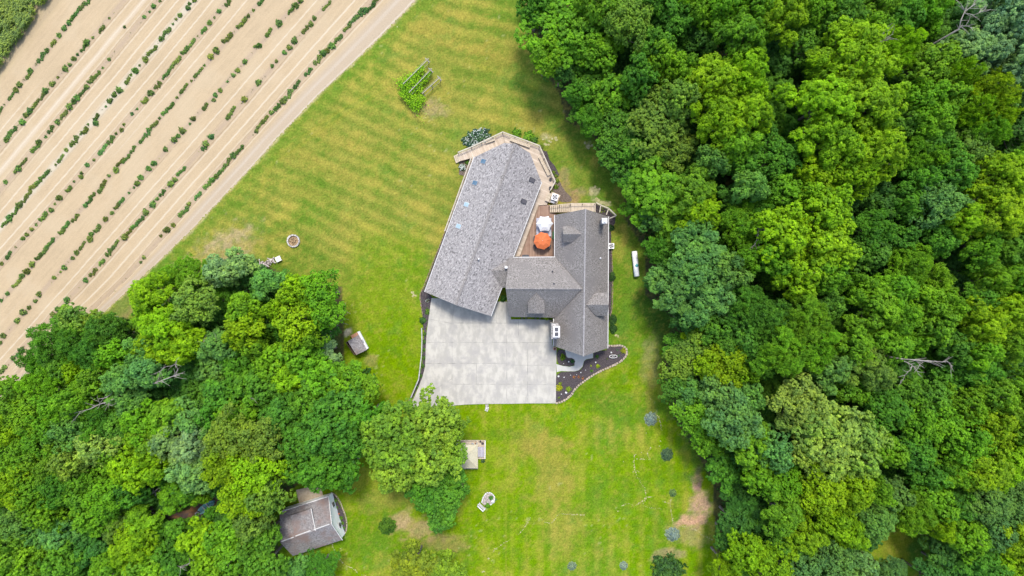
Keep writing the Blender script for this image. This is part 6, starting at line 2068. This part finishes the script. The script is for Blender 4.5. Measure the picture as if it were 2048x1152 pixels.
# ------------------------------------------------------------------ bare and fallen trees
def dead_tree(segs, z, label, name='bare_tree', r=.11, twigs=3, seed=0, drop=0.0):
    rr = random.Random(seed)
    pts0 = segs[0][0]
    c = P(pts0[0], pts0[1], z)
    t = thing(name, (c.x, c.y, 0), label, 'dead tree')
    mb = MB()
    first = P(*pts0, z)
    if not drop:
        mb.tube([(first.x * .985, first.y * .985, 0), (first.x, first.y, z)], [r * 1.5, r], 7)
    for si, s in enumerate(segs):
        q = [P(x, y, z + .35 * k + rr.uniform(-.1, .1)) for k, (x, y) in enumerate(s)]
        rad = [max(.022, r * (.9 if si == 0 else .55) * (1 - .75 * k / max(1, len(q) - 1))) for k in range(len(q))]
        mb.tube(q, rad, 6)
    o = mb.build('trunk', M['dead'], t, True)
    mt = MB()
    for si, s in enumerate(segs):
        q = [P(x, y, z + .35 * k) for k, (x, y) in enumerate(s)]
        for k in range(len(q) - 1):
            for _ in range(twigs):
                a = q[k].lerp(q[k + 1], rr.random())
                d = (q[k + 1] - q[k]).normalized()
                d = Vector((d.x + rr.uniform(-.9, .9), d.y + rr.uniform(-.9, .9), rr.uniform(-.1, .6))).normalized()
                L = rr.uniform(.5, 1.5)
                b = a + d * L * .6 + Vector((rr.uniform(-.12, .12), rr.uniform(-.12, .12), 0))
                e = b + (d + Vector((rr.uniform(-.5, .5), rr.uniform(-.5, .5), .1))) * L * .5
                mt.tube([a, b, e], [.035, .025, .012], 4)
    if mt.f:
        mt.build('twigs', M['dead'], t)
    return t


dead_tree([[(1918, 58), (1922, 40), (1930, 22), (1945, 12), (1952, -4)], [(1930, 22), (1922, 8), (1908, -4)], [(1930, 26), (1948, 30), (1962, 24), (1972, 18)], [(1919, 52), (1935, 52), (1944, 56)], [(1945, 12), (1958, 4)]], 17, 'bare grey forked tree standing at the top right', seed=1)
dead_tree([[(1763, 88), (1768, 74), (1772, 64)], [(1763, 88), (1772, 76), (1786, 68)], [(1763, 88), (1761, 72)], [(1765, 82), (1778, 78)]], 16, 'bare grey twigs sticking out of the bright crown near the top', seed=2, r=.07)
dead_tree([[(1805, 718), (1830, 720), (1858, 722), (1885, 724), (1894, 722), (1906, 733)], [(1808, 722), (1824, 730), (1822, 738), (1810, 750), (1806, 761)], [(1824, 730), (1832, 738), (1838, 750)], [(1830, 720), (1838, 727), (1840, 732)]], 14.5,
          'pale bare fallen tree with curved boughs lying on the right wood canopy', seed=3, r=.12, twigs=3)
dead_tree([[(290, 772), (310, 766), (332, 758), (352, 750), (360, 752)], [(346, 752), (356, 740), (350, 728), (343, 732)], [(300, 770), (296, 752), (322, 742), (328, 735)], [(310, 766), (318, 756)]], 13, 'bare grey curved branches in the middle of the left wood', seed=4, r=.10, twigs=3)
dead_tree([[(240, 790), (220, 802), (200, 808), (180, 818), (140, 828)], [(200, 808), (196, 798), (215, 795)], [(205, 806), (225, 812)], [(160, 822), (152, 832)]], 13, 'long bare grey branch in the upper left wood, left of the curved ones', seed=5, r=.11)
dead_tree([[(648, 652), (658, 640), (672, 628), (690, 620)], [(652, 648), (668, 640), (686, 632)], [(648, 652), (655, 630), (668, 620)], [(650, 650), (662, 650), (680, 642)]], 7, 'spiky grey bare branches poking out over the lawn left of the small shed', seed=6, r=.07, twigs=6)
dead_tree([[(410, 695), (406, 686), (412, 678)], [(410, 692), (424, 690), (434, 680)]], 11, 'small bare branch beside the bright trees of the left wood', seed=7, r=.06)
dead_tree([[(1520, 455), (1514, 465), (1522, 478)], [(1520, 455), (1530, 462), (1546, 460)], [(1518, 470), (1510, 490)]], 13, 'curled bare twigs left of the yellow-green cluster', seed=8, r=.06, twigs=5)
dead_tree([[(1690, 527), (1715, 520), (1738, 514)], [(1676, 545), (1694, 556)]], 4, 'thin pale fallen trunk below the yellow-green cluster', 'fallen_trunk', seed=9, r=.12, twigs=1, drop=1)
dead_tree([[(1876, 545), (1900, 542), (1926, 541)], [(1926, 541), (1945, 540)]], 4, 'thin pale fallen trunk near the right edge, level with the propane tank', 'fallen_trunk', seed=10, r=.16, twigs=1, drop=1)
dead_tree([[(1536 + 525 / 4, 288 + 1030 / 4), (1536 + 630 / 4, 288 + 1075 / 4)]], 3, 'short reddish fallen log in a gap of the right wood', 'fallen_trunk', seed=11, r=.2, twigs=0, drop=1)
dead_tree([[(300, 990), (315, 978), (328, 968)], [(310, 992), (322, 978)]], 8, 'two thin bare stems at the top left of the boat clearing', seed=12, r=.06, twigs=1)
dead_tree([[(360, 1135), (375, 1130), (388, 1120)], [(350, 1130), (362, 1134)], [(400, 1122), (412, 1128)], [(395, 1145), (412, 1138)]], 10, 'bare twigs near the bottom edge of the left wood', seed=13, r=.06, twigs=3)
dead_tree([[(488, 806), (500, 796), (512, 800)], [(495, 800), (497, 790)]], 11, 'small bare branch right of the curved ones in the left wood', seed=14, r=.06, twigs=2)
dead_tree([[(1480, 1090), (1488, 1098), (1496, 1104)], [(1488, 1098), (1480, 1104)]], 10, 'small grey twigs near the bottom of the right wood', seed=15, r=.05, twigs=4)
dead_tree([[(1700, 1130), (1718, 1122), (1732, 1118)], [(1718, 1122), (1724, 1114)]], 6, 'pale curved bare bough beside the small grass clearing', seed=16, r=.08, twigs=2)
dead_tree([[(492, 568), (498, 574), (503, 582)], [(496, 568), (500, 576)]], 5, 'thin pale bare stems in the dark gap left of the round blue-green crown', seed=17, r=.05, twigs=1)
